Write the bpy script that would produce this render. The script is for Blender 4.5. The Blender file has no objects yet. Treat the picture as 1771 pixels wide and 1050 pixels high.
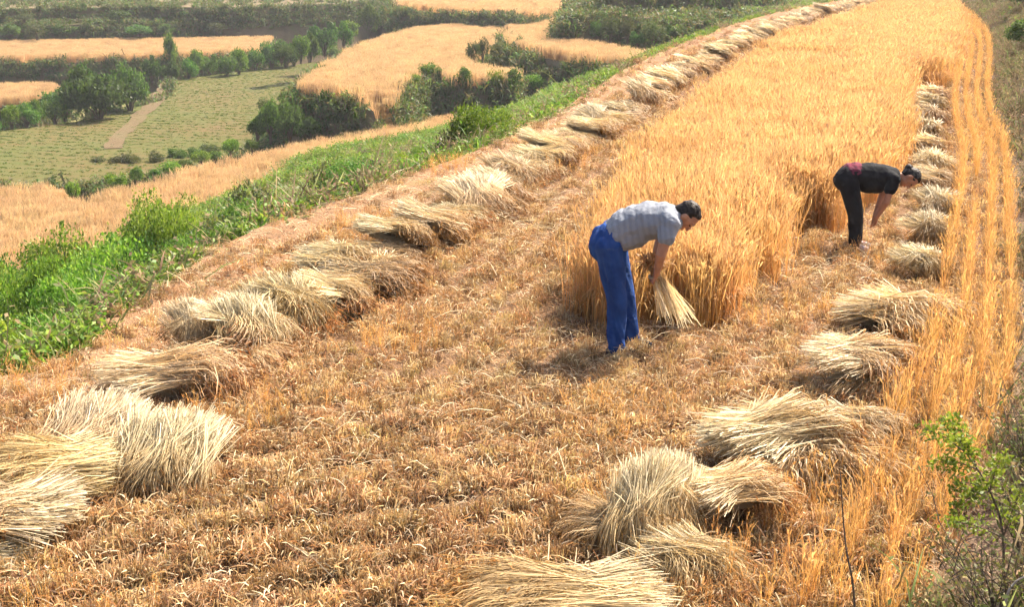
import bpy, bmesh, math, random
import numpy as np
from mathutils import Vector, Matrix

RNG = np.random.default_rng(11)
random.seed(11)
scene = bpy.context.scene
COL = scene.collection

# ------------------------------------------------------------------ camera, sky, sun, exposure
CAM_H = 3.2
F_PX = 2200.0                      # focal length in photograph pixels (1771 wide)
PITCH = math.atan(625.0 / F_PX)
cam_data = bpy.data.cameras.new('camera')
cam = bpy.data.objects.new('camera', cam_data)
COL.objects.link(cam)
cam.location = (0, 0, CAM_H)
cam.rotation_euler = (math.pi / 2 - PITCH, 0, 0)
cam_data.sensor_width = 36.0
cam_data.lens = F_PX / 1771.0 * 36.0
cam_data.clip_start = 0.05
cam_data.clip_end = 6000
scene.camera = cam

SUN_EL, SUN_AZ = math.radians(48), math.radians(46)      # azimuth from +Y towards +X
world = bpy.data.worlds.new('World')
scene.world = world
world.use_nodes = True
wn = world.node_tree
bgn = wn.nodes['Background']
sky = wn.nodes.new('ShaderNodeTexSky')
sky.sky_type = 'NISHITA'
sky.sun_disc = False
sky.sun_elevation = SUN_EL
sky.sun_rotation = SUN_AZ
sky.dust_density = 5.0
sky.ozone_density = 0.6
wn.links.new(sky.outputs[0], bgn.inputs[0])
bgn.inputs[1].default_value = 0.115
sun_data = bpy.data.lights.new('sun', 'SUN')
sun_data.energy = 5.0
sun_data.angle = math.radians(0.6)
sun_data.color = (1.0, 0.90, 0.75)
sun = bpy.data.objects.new('sun', sun_data)
COL.objects.link(sun)
sdir = Vector((math.sin(SUN_AZ) * math.cos(SUN_EL), math.cos(SUN_AZ) * math.cos(SUN_EL), math.sin(SUN_EL)))
sun.rotation_euler = sdir.to_track_quat('Z', 'Y').to_euler()
sun.location = sdir * 60
scene.view_settings.view_transform = 'Standard'
scene.view_settings.look = 'None'
scene.view_settings.gamma = 1
scene.view_settings.exposure = 1.42
scene.render.engine = 'CYCLES'
scene.cycles.max_bounces = 4
scene.cycles.diffuse_bounces = 2
scene.cycles.glossy_bounces = 1
scene.cycles.transmission_bounces = 2
scene.cycles.adaptive_threshold = 0.05
scene.cycles.use_adaptive_sampling = True

# ------------------------------------------------------------------ helpers
def gp(px, py, z=0.0):
    """ground point seen at a photograph pixel, on the level z"""
    u, v = (px - 885.5) / F_PX, (525.0 - py) / F_PX
    cp, sp = math.cos(PITCH), math.sin(PITCH)
    d = (u, cp + v * sp, -sp + v * cp)
    k = (z - CAM_H) / d[2]
    return (d[0] * k, d[1] * k, z)

def vnoise(x, y, seed=0):
    xi, yi = np.floor(x).astype(np.int64), np.floor(y).astype(np.int64)
    xf, yf = x - xi, y - yi
    xf, yf = xf * xf * (3 - 2 * xf), yf * yf * (3 - 2 * yf)
    def h(a, b):
        n = (a * 374761393 + b * 668265263 + seed * 974634777) & 0x7fffffff
        n = ((n ^ (n >> 13)) * 1274126177) & 0x7fffffff
        return ((n ^ (n >> 16)) & 0xffff) / 65535.0
    return (h(xi, yi) * (1 - xf) + h(xi + 1, yi) * xf) * (1 - yf) + (h(xi, yi + 1) * (1 - xf) + h(xi + 1, yi + 1) * xf) * yf

def fbm(x, y, seed=0, o=3):
    r, a, t = 0, 1.0, 0
    for i in range(o):
        r = r + a * vnoise(x * 2 ** i, y * 2 ** i, seed + i * 7)
        t += a; a *= 0.5
    return r / t

def catmull(pts, n):
    P = np.array(pts, float)
    P = np.vstack([2 * P[0] - P[1], P, 2 * P[-1] - P[-2]])
    out = []
    for i in range(1, len(P) - 2):
        for j in range(n):
            t = j / n
            a, b, c, d = P[i - 1], P[i], P[i + 1], P[i + 2]
            out.append(0.5 * (2 * b + (c - a) * t + (2 * a - 5 * b + 4 * c - d) * t * t + (3 * b - a - 3 * c + d) * t ** 3))
    out.append(P[-2])
    return np.array(out)

def inside(x, y, poly):
    poly = np.asarray(poly, float)[:, :2]
    r = np.zeros(x.shape, bool)
    j = len(poly) - 1
    for i in range(len(poly)):
        xi, yi, xj, yj = *poly[i], *poly[j]
        if yi != yj:
            r ^= ((yi > y) != (yj > y)) & (x < (xj - xi) * (y - yi) / (yj - yi) + xi)
        j = i
    return r

def mesh_np(name, V, Fq, C=None, smooth=False):
    """mesh from numpy verts, equal-size faces (n,k), optional point colours"""
    me = bpy.data.meshes.new(name)
    V = np.ascontiguousarray(V, np.float32); Fq = np.ascontiguousarray(Fq, np.int32)
    n, k = Fq.shape
    me.vertices.add(len(V)); me.vertices.foreach_set('co', V.ravel())
    me.loops.add(n * k); me.loops.foreach_set('vertex_index', Fq.ravel())
    me.polygons.add(n)
    me.polygons.foreach_set('loop_start', np.arange(0, n * k, k, dtype=np.int32))
    me.polygons.foreach_set('loop_total', np.full(n, k, np.int32))
    if smooth:
        me.polygons.foreach_set('use_smooth', np.ones(n, bool))
    if C is not None:
        a = me.color_attributes.new('col', 'FLOAT_COLOR', 'POINT')
        C4 = np.ones((len(V), 4), np.float32); C4[:, :3] = C
        a.data.foreach_set('color', C4.ravel())
    me.update(calc_edges=True)
    return me

def ribbons(P, W, S, C):
    """n strips: centre lines P (n,k,3), half widths W (n,k), side vectors S (n,3), colours C (n,k,3)"""
    n, k = P.shape[:2]
    off = S[:, None, :] * W[:, :, None]
    V = np.stack([P - off, P + off], 2).reshape(-1, 3)
    CC = np.repeat(C.reshape(-1, 3), 2, 0)
    b = (np.arange(n)[:, None] * k + np.arange(k - 1)[None]).ravel() * 2
    Fq = np.stack([b, b + 1, b + 3, b + 2], 1)
    return V, Fq, CC

def merge(parts):
    V, Fq, C, o = [], [], [], 0
    for v, f, c in parts:
        V.append(v); Fq.append(f + o); C.append(c); o += len(v)
    return np.vstack(V), np.vstack(Fq), np.vstack(C)

def unit(a):
    return a / np.maximum(np.linalg.norm(a, axis=-1, keepdims=True), 1e-9)

def rand_side(n, rng, flat=0.3):
    a = rng.uniform(0, 2 * np.pi, n)
    return unit(np.stack([np.cos(a), np.sin(a), rng.normal(0, flat, n)], 1))

def link(name, me, mat=None, parent=None):
    o = bpy.data.objects.new(name, me)
    COL.objects.link(o)
    if mat is not None:
        o.data.materials.clear(); o.data.materials.append(mat)
    if parent is not None:
        o.parent = parent
    return o

def tag(o, label=None, cat=None, group=None, kind=None):
    if label: o['label'] = label
    if cat: o['category'] = cat
    if group: o['group'] = group
    if kind: o['kind'] = kind
    return o

def empty(name, loc=(0, 0, 0), rot=(0, 0, 0), s=1.0):
    o = bpy.data.objects.new(name, None)
    COL.objects.link(o)
    o.location = loc; o.rotation_euler = rot; o.scale = (s, s, s) if not hasattr(s, '__len__') else s
    o.empty_display_size = 0.1
    return o

# ------------------------------------------------------------------ materials
def new_mat(name):
    m = bpy.data.materials.new(name); m.use_nodes = True
    return m, m.node_tree, m.node_tree.nodes['Principled BSDF'], m.node_tree.nodes['Material Output']

def blade_mat(name, trans=0.35, rough=0.6, var=0.35, hue=0.02, tint=(1, 1, 1), spec=0.25):
    """thin plant matter: colour attribute, varied per instance, some light passing through"""
    m, nt, bs, out = new_mat(name)
    N, L = nt.nodes, nt.links
    at = N.new('ShaderNodeAttribute'); at.attribute_name = 'col'
    oi = N.new('ShaderNodeObjectInfo')
    hs = N.new('ShaderNodeHueSaturation')
    mv = N.new('ShaderNodeMapRange'); mv.inputs[3].default_value = 1 - var; mv.inputs[4].default_value = 1 + var
    mh = N.new('ShaderNodeMapRange'); mh.inputs[3].default_value = 0.5 - hue; mh.inputs[4].default_value = 0.5 + hue
    mul = N.new('ShaderNodeMath'); mul.operation = 'MULTIPLY'; mul.inputs[1].default_value = 7.31
    fr = N.new('ShaderNodeMath'); fr.operation = 'FRACT'
    L.new(oi.outputs['Random'], mv.inputs[0]); L.new(oi.outputs['Random'], mul.inputs[0])
    L.new(mul.outputs[0], fr.inputs[0]); L.new(fr.outputs[0], mh.inputs[0])
    L.new(at.outputs['Color'], hs.inputs['Color']); L.new(mv.outputs[0], hs.inputs['Value']); L.new(mh.outputs[0], hs.inputs['Hue'])
    L.new(hs.outputs[0], bs.inputs['Base Color'])
    bs.inputs['Roughness'].default_value = rough
    bs.inputs['Specular IOR Level'].default_value = spec
    tr = N.new('ShaderNodeBsdfTranslucent')
    tm = N.new('ShaderNodeMix'); tm.data_type = 'RGBA'; tm.blend_type = 'MULTIPLY'; tm.inputs[0].default_value = 1
    tm.inputs[7].default_value = (*tint, 1)
    L.new(hs.outputs[0], tm.inputs[6]); L.new(tm.outputs[2], tr.inputs[0])
    mx = N.new('ShaderNodeMixShader'); mx.inputs[0].default_value = trans
    L.new(bs.outputs[0], mx.inputs[1]); L.new(tr.outputs[0], mx.inputs[2]); L.new(mx.outputs[0], out.inputs[0])
    return m

def soil_mat(name, cols, scale=3.0, fine=40.0, bump=0.6, rough=0.95):
    """ground: large and fine noise blended over a colour ramp"""
    m, nt, bs, out = new_mat(name)
    N, L = nt.nodes, nt.links
    tc = N.new('ShaderNodeTexCoord')
    n1 = N.new('ShaderNodeTexNoise'); n1.inputs['Scale'].default_value = scale; n1.inputs['Detail'].default_value = 6
    n2 = N.new('ShaderNodeTexNoise'); n2.inputs['Scale'].default_value = fine; n2.inputs['Detail'].default_value = 5
    L.new(tc.outputs['Object'], n1.inputs['Vector']); L.new(tc.outputs['Object'], n2.inputs['Vector'])
    mx = N.new('ShaderNodeMix'); mx.inputs[0].default_value = 0.5
    L.new(n1.outputs['Fac'], mx.inputs[2]); L.new(n2.outputs['Fac'], mx.inputs[3])
    rp = N.new('ShaderNodeValToRGB')
    el = rp.color_ramp.elements
    while len(el) < len(cols): el.new(0.5)
    for i, c in enumerate(cols):
        el[i].position = 0.32 + 0.36 * i / (len(cols) - 1); el[i].color = (*c, 1)
    L.new(mx.outputs[0], rp.inputs[0]); L.new(rp.outputs[0], bs.inputs['Base Color'])
    bp = N.new('ShaderNodeBump'); bp.inputs['Strength'].default_value = bump; bp.inputs['Distance'].default_value = 0.05
    L.new(n2.outputs['Fac'], bp.inputs['Height']); L.new(bp.outputs[0], bs.inputs['Normal'])
    bs.inputs['Roughness'].default_value = rough
    bs.inputs['Specular IOR Level'].default_value = 0.1
    return m

M_STRAW = blade_mat('straw', 0.30, 0.5, 0.16, 0.008, tint=(1.0, .93, .78))
M_WHEAT = blade_mat('ripe_wheat', 0.52, 0.6, 0.20, 0.010, tint=(1.0, 0.88, 0.70))
M_STUB = blade_mat('stubble', 0.35, 0.7, 0.38, 0.015, tint=(1.0, 0.85, 0.65))
M_LEAF = blade_mat('leaf', 0.45, 0.5, 0.3, 0.025, tint=(1.0, 1.0, 0.55))
M_DRY = blade_mat('dry_weed', 0.3, 0.8, 0.35, 0.02)
M_BARK = soil_mat('bark', [(.09, .065, .045), (.16, .12, .09)], 8, 60)
M_SOIL = soil_mat('stubble_soil', [(.105, .058, .034), (.18, .105, .058), (.27, .165, .092)], 1.6, 26, 0.9)
M_REDSOIL = soil_mat('red_soil', [(.12, .08, .045), (.14, .10, .055), (.12, .11, .05)], .6, 30, 0.9)
M_BANK = soil_mat('bank_earth', [(.10, .085, .05), (.17, .12, .075), (.12, .14, .05)], 1.2, 14, 1.0)
M_RBANK = soil_mat('scrub_earth', [(.10, .065, .045), (.16, .105, .072), (.12, .11, .052)], 1.4, 18, 1.0)
M_GREENFLD = soil_mat('seedling_field', [(.12, .08, .034), (.095, .088, .028), (.07, .088, .022)], 0.12, 1.8, 0.5)
M_WHEATGND = soil_mat('wheat_floor', [(.34, .20, .07), (.45, .28, .10)], 0.5, 6, 0.7)
M_GROUND = soil_mat('valley_ground', [(.10, .11, .04), (.16, .14, .06), (.12, .15, .05)], 0.05, 0.8, 0.5)

# ------------------------------------------------------------------ scattering by geometry nodes (for what nobody could count)
def make_group(coll):
    ng = bpy.data.node_groups.new('scatter_' + coll.name, 'GeometryNodeTree')
    ng.interface.new_socket('Geometry', in_out='INPUT', socket_type='NodeSocketGeometry')
    ng.interface.new_socket('Geometry', in_out='OUTPUT', socket_type='NodeSocketGeometry')
    N, L = ng.nodes, ng.links
    gi, go = N.new('NodeGroupInput'), N.new('NodeGroupOutput')
    ip = N.new('GeometryNodeInstanceOnPoints')
    ci = N.new('GeometryNodeCollectionInfo'); ci.inputs[0].default_value = coll
    ci.inputs['Separate Children'].default_value = True; ci.inputs['Reset Children'].default_value = True
    def na(n, t):
        a = N.new('GeometryNodeInputNamedAttribute'); a.data_type = t; a.inputs[0].default_value = n
        return [s for s in a.outputs if s.enabled and s.name == 'Attribute'][0]
    L.new(gi.outputs[0], ip.inputs['Points']); L.new(ci.outputs[0], ip.inputs['Instance'])
    ip.inputs['Pick Instance'].default_value = True
    L.new(na('idx', 'INT'), ip.inputs['Instance Index'])
    L.new(na('rot', 'FLOAT_VECTOR'), ip.inputs['Rotation'])
    L.new(na('scl', 'FLOAT_VECTOR'), ip.inputs['Scale'])
    L.new(ip.outputs[0], go.inputs[0])
    return ng

class Kit:
    """a set of small meshes to scatter"""
    def __init__(self, name, meshes, mat):
        self.coll = bpy.data.collections.new(name)
        self.n = len(meshes)
        for i, me in enumerate(meshes):
            me.materials.append(mat)
            o = bpy.data.objects.new('%s_%02d' % (name, i), me)
            self.coll.objects.link(o)
        self.group = make_group(self.coll)

def scatter(name, kit, P, scl, tilt=0.12, rz=None, label=None, cat=None, parent=None, seed=1):
    rng = np.random.default_rng(seed)
    n = len(P)
    me = bpy.data.meshes.new(name)
    me.vertices.add(n); me.vertices.foreach_set('co', np.ascontiguousarray(P, np.float32).ravel())
    R = np.stack([rng.normal(0, tilt, n), rng.normal(0, tilt, n), rng.uniform(0, 6.283, n) if rz is None else rz], 1)
    S = np.asarray(scl, float)
    if S.ndim == 1: S = np.repeat(S[:, None], 3, 1)
    me.attributes.new('rot', 'FLOAT_VECTOR', 'POINT').data.foreach_set('vector', np.ascontiguousarray(R, np.float32).ravel())
    me.attributes.new('scl', 'FLOAT_VECTOR', 'POINT').data.foreach_set('vector', np.ascontiguousarray(S, np.float32).ravel())
    me.attributes.new('idx', 'INT', 'POINT').data.foreach_set('value', rng.integers(0, kit.n, n).astype(np.int32))
    o = link(name, me, None, parent)
    md = o.modifiers.new('scatter', 'NODES'); md.node_group = kit.group
    tag(o, label, cat, kind='stuff')
    return o

# --- kits
def stalk_set(rng, n, rad, h0, h1, lean, base, top, ear, w=0.0028, earlen=0.085, leaves=True, lw=.005):
    x = rng.normal(0, rad * .6, n); y = rng.normal(0, rad * .6, n)
    h = rng.uniform(h0, h1, n)
    ln = rng.normal(0, lean, (n, 2)) * h[:, None]
    u = np.array([0, .35, .7, 1.0])
    P = np.zeros((n, 4, 3))
    P[:, :, 0] = x[:, None] + ln[:, :1] * u ** 1.6
    P[:, :, 1] = y[:, None] + ln[:, 1:] * u ** 1.6
    P[:, :, 2] = h[:, None] * u
    v = rng.uniform(.8, 1.2, (n, 1, 1))
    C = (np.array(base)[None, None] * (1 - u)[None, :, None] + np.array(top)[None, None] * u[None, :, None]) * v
    S = rand_side(n, rng, .05)
    parts = [ribbons(P, np.full((n, 4), w), S, C)]
    if earlen:
        d = unit(P[:, 3] - P[:, 2]); d[:, :2] += rng.normal(0, .25, (n, 2)); d = unit(d)
        ue = np.array([0, .25, .75, 1.0])
        E = P[:, 3][:, None] + d[:, None] * (ue * earlen)[None, :, None]
        E[:, 2:, 2] -= np.array([.006, .018]) * 1.0
        W = np.tile(np.array([.0026, .0056, .005, .001]), (n, 1))
        EC = np.tile(np.array(ear), (n, 4, 1)) * rng.uniform(.8, 1.22, (n, 1, 1))
        parts.append(ribbons(E, W, S, EC))
        S2 = unit(np.cross(S, d)); parts.append(ribbons(E, W, S2, EC))
        # awns
        A = np.stack([E[:, 1], E[:, 3] + d * .05 + rng.normal(0, .022, (n, 3))], 1)
        parts.append(ribbons(A, np.tile([.0016, .0008], (n, 1)), S, EC[:, :2] * 1.15))
    if leaves:
        m = max(1, n // 2)
        i = rng.integers(0, n, m)
        b = P[i, 1] * .6 + P[i, 2] * .4
        dd = rand_side(m, rng, 0)
        L = np.stack([b, b + dd * .07 + [0, 0, .05], b + dd * .15 + [0, 0, -.02]], 1)
        parts.append(ribbons(L, np.tile([lw * .6, lw, .001], (m, 1)), unit(np.cross(dd, [0, 0, 1.])), np.tile(np.array(base) * .5 + np.array(top) * .5, (m, 3, 1))))
    return merge(parts)

def kit_of(name, fn, n, mat):
    ms = []
    for i in range(n):
        V, Fq, C = fn(np.random.default_rng(100 + i * 13 + len(name)))
        ms.append(mesh_np(name, V, Fq, C))
    return Kit(name, ms, mat)

W_BASE, W_TOP, W_EAR = (.62, .33, .11), (.60, .385, .165), (.645, .445, .225)
K_WHEAT = kit_of('wheat_clump', lambda r: stalk_set(r, 22, .10, .60, .74, .09, W_BASE, W_TOP, W_EAR), 7, M_WHEAT)
K_SPARSE = kit_of('thin_wheat', lambda r: stalk_set(r, 8, .035, .38, .66, .13, (.54, .28, .09), (.60, .36, .12), (.64, .41, .17), w=.0024, lw=.0026), 7, M_WHEAT)
K_ROW = kit_of('row_wheat', lambda r: stalk_set(r, 8, .02, .38, .66, .09, (.54, .28, .09), (.60, .37, .13), (.64, .42, .18), w=.0022, lw=.002), 7, M_WHEAT)
K_FARWHEAT = kit_of('far_wheat', lambda r: stalk_set(r, 60, .28, .55, .68, .10, (.56, .38, .20), (.59, .43, .25), (.63, .485, .30), w=.010, earlen=.12), 5, M_WHEAT)

def stub_fn(r):
    pal = np.array([(.50, .37, .20), (.40, .265, .13), (.60, .47, .28), (.30, .19, .10), (.50, .385, .165)])[r.integers(0, 5)]
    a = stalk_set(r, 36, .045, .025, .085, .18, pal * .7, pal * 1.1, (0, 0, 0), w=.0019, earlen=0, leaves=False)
    n = 22                                             # fallen leaf and straw bits around it
    p = r.normal(0, .055, (n, 3)); p[:, 2] = r.uniform(.005, .06, n)
    d = rand_side(n, r, .5); l = r.uniform(.02, .075, n)
    P = np.stack([p, p + d * l[:, None] * .5 + [0, 0, .008], p + d * l[:, None]], 1); P[:, :, 2] = np.maximum(P[:, :, 2], .003)
    c = np.where(r.random((n, 1)) < .35, np.array([[.74, .60, .38]]), np.array([[.48, .29, .14]]))
    b = ribbons(P, np.tile([.0016, .0022, .0008], (n, 1)), unit(np.cross(d, r.normal(0, 1, (n, 3)))), np.repeat(c[:, None], 3, 1) * r.uniform(.6, 1.2, (n, 1, 1)))
    return merge([a, b])
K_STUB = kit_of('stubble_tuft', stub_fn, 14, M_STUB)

def litter_fn(r):
    n = 10
    p = r.normal(0, .12, (n, 3)); p[:, 2] = r.uniform(.03, .10, n)
    d = rand_side(n, r, .12); l = r.uniform(.12, .38, n)
    P = np.stack([p, p + d * l[:, None] * .5 + [0, 0, .02], p + d * l[:, None]], 1); P[:, :, 2] = np.maximum(P[:, :, 2], .01)
    return ribbons(P, np.tile([.0024, .0024, .002], (n, 1)), unit(np.cross(d, r.normal(0, 1, (n, 3)))),
                   np.tile(np.array([.66, .52, .32]), (n, 3, 1)) * r.uniform(.65, 1.1, (n, 1, 1)))
K_LITTER = kit_of('straw_litter', litter_fn, 6, M_STRAW)

def weed_fn(r, cols, n=26, h=.32, w=.010, spread=.10):
    x = r.normal(0, spread, (n, 2)); hh = r.uniform(.4, 1, n) * h
    d = r.normal(0, .45, (n, 2)) * hh[:, None]
    u = np.array([0, .4, .75, 1.0])
    P = np.zeros((n, 4, 3)); P[:, :, :2] = x[:, None] + d[:, None] * (u ** 1.7)[None, :, None]; P[:, :, 2] = hh[:, None] * (u - .25 * u ** 3)
    c = np.array(cols)[r.integers(0, len(cols), n)]
    a = ribbons(P, np.tile(np.array([.6, 1, .8, .1]) * w, (n, 1)), rand_side(n, r, .2), c[:, None] * np.linspace(.8, 1.15, 4)[None, :, None] * r.uniform(.7, 1.25, (n, 1, 1)))
    m = n                                              # broad leaves on the stems
    i = r.integers(0, n, m); q = P[i, 2] + r.normal(0, .03, (m, 3)); dd = rand_side(m, r, .6)
    Lp = np.stack([q, q + dd * w * 3, q + dd * w * 6], 1)
    b = ribbons(Lp, np.tile(np.array([.2, 1.6, .1]) * w, (m, 1)), unit(np.cross(dd, r.normal(0, 1, (m, 3)))), np.repeat(c[i][:, None], 3, 1) * r.uniform(.8, 1.4, (m, 1, 1)))
    return merge([a, b])
GREENS = [(.11, .20, .03), (.16, .26, .04), (.22, .30, .07), (.16, .18, .06)]
DRYS = [(.24, .17, .09), (.30, .22, .12), (.19, .17, .08), (.26, .18, .10), (.16, .19, .06)]
SCRUBS = [(.085, .125, .042), (.11, .135, .055), (.14, .12, .065), (.095, .16, .045)]
K_WEED = kit_of('weed', lambda r: weed_fn(r, GREENS), 7, M_LEAF)
K_DRYWEED = kit_of('dry_weed', lambda r: weed_fn(r, DRYS, 24, .34, .007), 6, M_DRY)
K_SCRUB = kit_of('scrub', lambda r: weed_fn(r, SCRUBS, 40, .75, .030, .28), 6, M_LEAF)
K_SEED = kit_of('seedling', lambda r: weed_fn(r, [(.08, .118, .026), (.105, .13, .034)], 14, .30, .026, .14), 5, M_LEAF)

# ------------------------------------------------------------------ the field and its edges
L_px = [(0, 650), (200, 548), (440, 402), (720, 300), (940, 208), (1090, 115), (1200, 66), (1330, 24), (1440, 2)]
L_pts = [(-14, 7.0, 0), (-7.5, 8.2, 0)] + [gp(*p) for p in L_px] + [(22.5, 82, 0), (30, 100, 0)]
R_px = [(1590, 1050), (1640, 930), (1700, 800), (1752, 650), (1752, 450), (1742, 280), (1712, 180), (1704, 60), (1645, 0)]
R_pts = [(-12, 1.2, 0), (-5, 2.0, 0), (-.6, 3.0, 0), (.9, 4.3, 0)] + [gp(*p) for p in R_px] + [(31, 86, 0), (42, 104, 0)]
Lc, Rc = catmull(L_pts, 10), catmull(R_pts, 10)
def resample(c, n, pw=1.0):
    d = np.r_[0, np.cumsum(np.linalg.norm(np.diff(c, axis=0), axis=1))]
    t = (np.linspace(0, 1, n) ** pw) * d[-1]
    return np.stack([np.interp(t, d, c[:, i]) for i in range(3)], 1)
NT, NS = 260, 70
Lr, Rr = resample(Lc, NT, 1.5), resample(Rc, NT, 1.5)
FIELD_POLY = np.vstack([Lc, Rc[::-1]])

def fz(x, y):
    """ground height of the field: low furrows and clods"""
    near = np.clip((9.5 - y) / 2.5, 0, 1)
    u1 = x - .30 * y; u2 = y - .48 * x
    return (.018 * np.sin(u1 * 2 * np.pi / .40 + 2 * fbm(x, y, 4)) * (1 - near) + .05 * np.sin(u2 * 2 * np.pi / .40 + 2 * fbm(x * .7, y * .7, 5)) * near
            + .07 * (fbm(x * 2.1, y * 2.1, 3) - .5) + .05 * (fbm(x * .5, y * .5, 9) - .5))

def grid_mesh(name, G, smooth=True):
    a, b = G.shape[:2]
    i = np.arange(a * b).reshape(a, b)
    Fq = np.stack([i[:-1, :-1], i[:-1, 1:], i[1:, 1:], i[1:, :-1]], -1).reshape(-1, 4)
    return mesh_np(name, G.reshape(-1, 3), Fq, None, smooth)

s = np.linspace(0, 1, NS)[None, :, None]
G = Lr[:, None] * (1 - s) + Rr[:, None] * s
G[:, :, 2] = fz(G[:, :, 0], G[:, :, 1])
tag(link('field', grid_mesh('field', G), M_SOIL), kind='structure')

# bare reddish margin outside the sheaves
La = resample(Lc, 420, 1.4); ln_ = unit(np.gradient(La, axis=0)); ln_ = np.stack([ln_[:, 1], -ln_[:, 0], 0 * ln_[:, 0]], 1)
wq = .55 + .7 * fbm(La[:, 0] * .9, La[:, 1] * .9, 52)
Gm = La[:, None] + ln_[:, None] * (np.linspace(0, 1, 8)[None, :] * wq[:, None])[:, :, None]
Gm[:, :, 2] = fz(Gm[:, :, 0], Gm[:, :, 1]) + .012 * np.sin(np.pi * np.linspace(0, 1, 8))[None] + .004
tag(link('path', grid_mesh('path', Gm), soil_mat('margin_soil', [(.19, .105, .055), (.27, .155, .085), (.34, .21, .12)], 2.5, 30, 1.0)), kind='structure')
# left slope running down to the lower terraces
B_px = [(-100, 500, -6.6), (75, 470, -6.6), (380, 350, -6.6), (560, 266, -6.6), (800, 218, -6.3), (980, 150, -4.6), (1110, 106, -3.5), (1230, 52, -2.7), (1340, 12, -1.6)]
B_pts = [(-32, 24, -6.6), (-24, 30, -6.6)] + [gp(*p) for p in B_px] + [(12, 96, -1.6), (20, 112, -1.6)]
Bc = catmull(B_pts, 10)
NB, NW = 160, 40
Ls, Bs = resample(Lc, NB, 1.3), catmull(B_pts, 20)
Bs = resample(np.array([np.interp(np.linspace(0, 1, 400), np.linspace(0, 1, len(Bs)), Bs[:, i]) for i in range(3)]).T, NB, 1.0)
# pair by parameter so that the strip does not fold
tl = np.linspace(0, 1, len(Lc)); tb = np.linspace(0, 1, len(Bc)); tt = np.linspace(0, 1, NB)
Ls = np.stack([np.interp(tt, tl, Lc[:, i]) for i in range(3)], 1)
Bs = np.stack([np.interp(tt, tb, Bc[:, i]) for i in range(3)], 1)
def slope_point(t, w):
    """t along the edge 0..1, w from field edge (0) to foot (1)"""
    t = np.asarray(t); w = np.asarray(w)
    A = np.stack([np.interp(t, tt, Ls[:, i]) for i in range(3)], -1)
    Bq = np.stack([np.interp(t, tt, Bs[:, i]) for i in range(3)], -1)
    P = A * (1 - w[..., None]) + Bq * w[..., None]
    P[..., 2] += -1.0 * np.sin(np.pi * np.minimum(w * 5, 1) / 2) * (1 - w) + .5 * (fbm(P[..., 0] * .35, P[..., 1] * .35, 5) - .5) * np.minimum(w * 8, 1)
    P[..., 2] += fz(P[..., 0], P[..., 1]) * np.clip(1 - w * 12, 0, 1)
    return P
T_, W_ = np.meshgrid(tt, np.linspace(0, 1, NW) ** 1.6, indexing='ij')
tag(link('slope', grid_mesh('slope', slope_point(T_, W_)), M_BANK), kind='structure')

# right bank rising to the next terrace up
NR = 240
Rb = resample(Rc, NR, 1.3)
tn = unit(np.gradient(Rb, axis=0)); nr = np.stack([tn[:, 1], -tn[:, 0], np.zeros(NR)], 1)
prof = np.array([(0, 0), (.15, .03), (.4, .16), (.8, .48), (1.2, .85), (1.7, 1.2), (2.3, 1.45), (3.2, 1.58), (5, 1.65), (9, 1.8), (20, 2.2)])
def bank_point(k, q):
    """k 0..1 along the right edge, q metres outward"""
    k = np.asarray(k); q = np.asarray(q); kk = np.linspace(0, 1, NR)
    A = np.stack([np.interp(k, kk, Rb[:, i]) for i in range(3)], -1)
    n = np.stack([np.interp(k, kk, nr[:, i]) for i in range(3)], -1)
    P = A + n * q[..., None]
    P[..., 2] = np.interp(q, prof[:, 0], prof[:, 1]) * (.9 + .2 * fbm(P[..., 0] * .4, P[..., 1] * .4, 21)) + .16 * (fbm(P[..., 0] * 1.6, P[..., 1] * 1.6, 22) - .5) * np.minimum(q * 3, 1) + fz(P[..., 0], P[..., 1]) * np.clip(1 - q * 4, 0, 1)
    return P
K_, Q_ = np.meshgrid(np.linspace(0, 1, NR), np.interp(np.linspace(0, 1, 36), np.linspace(0, 1, len(prof)), prof[:, 0]), indexing='ij')
tag(link('bank', grid_mesh('bank', bank_point(K_, Q_)), M_RBANK), kind='structure')

# valley floor, one sheet to the horizon
me = mesh_np('ground', np.array([(-1500, -1500, -9.6), (1500, -1500, -9.6), (1500, 1500, -9.6), (-1500, 1500, -9.6)]), np.array([[0, 1, 2, 3]]))
tag(link('ground', me, M_GROUND), kind='structure')

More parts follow.
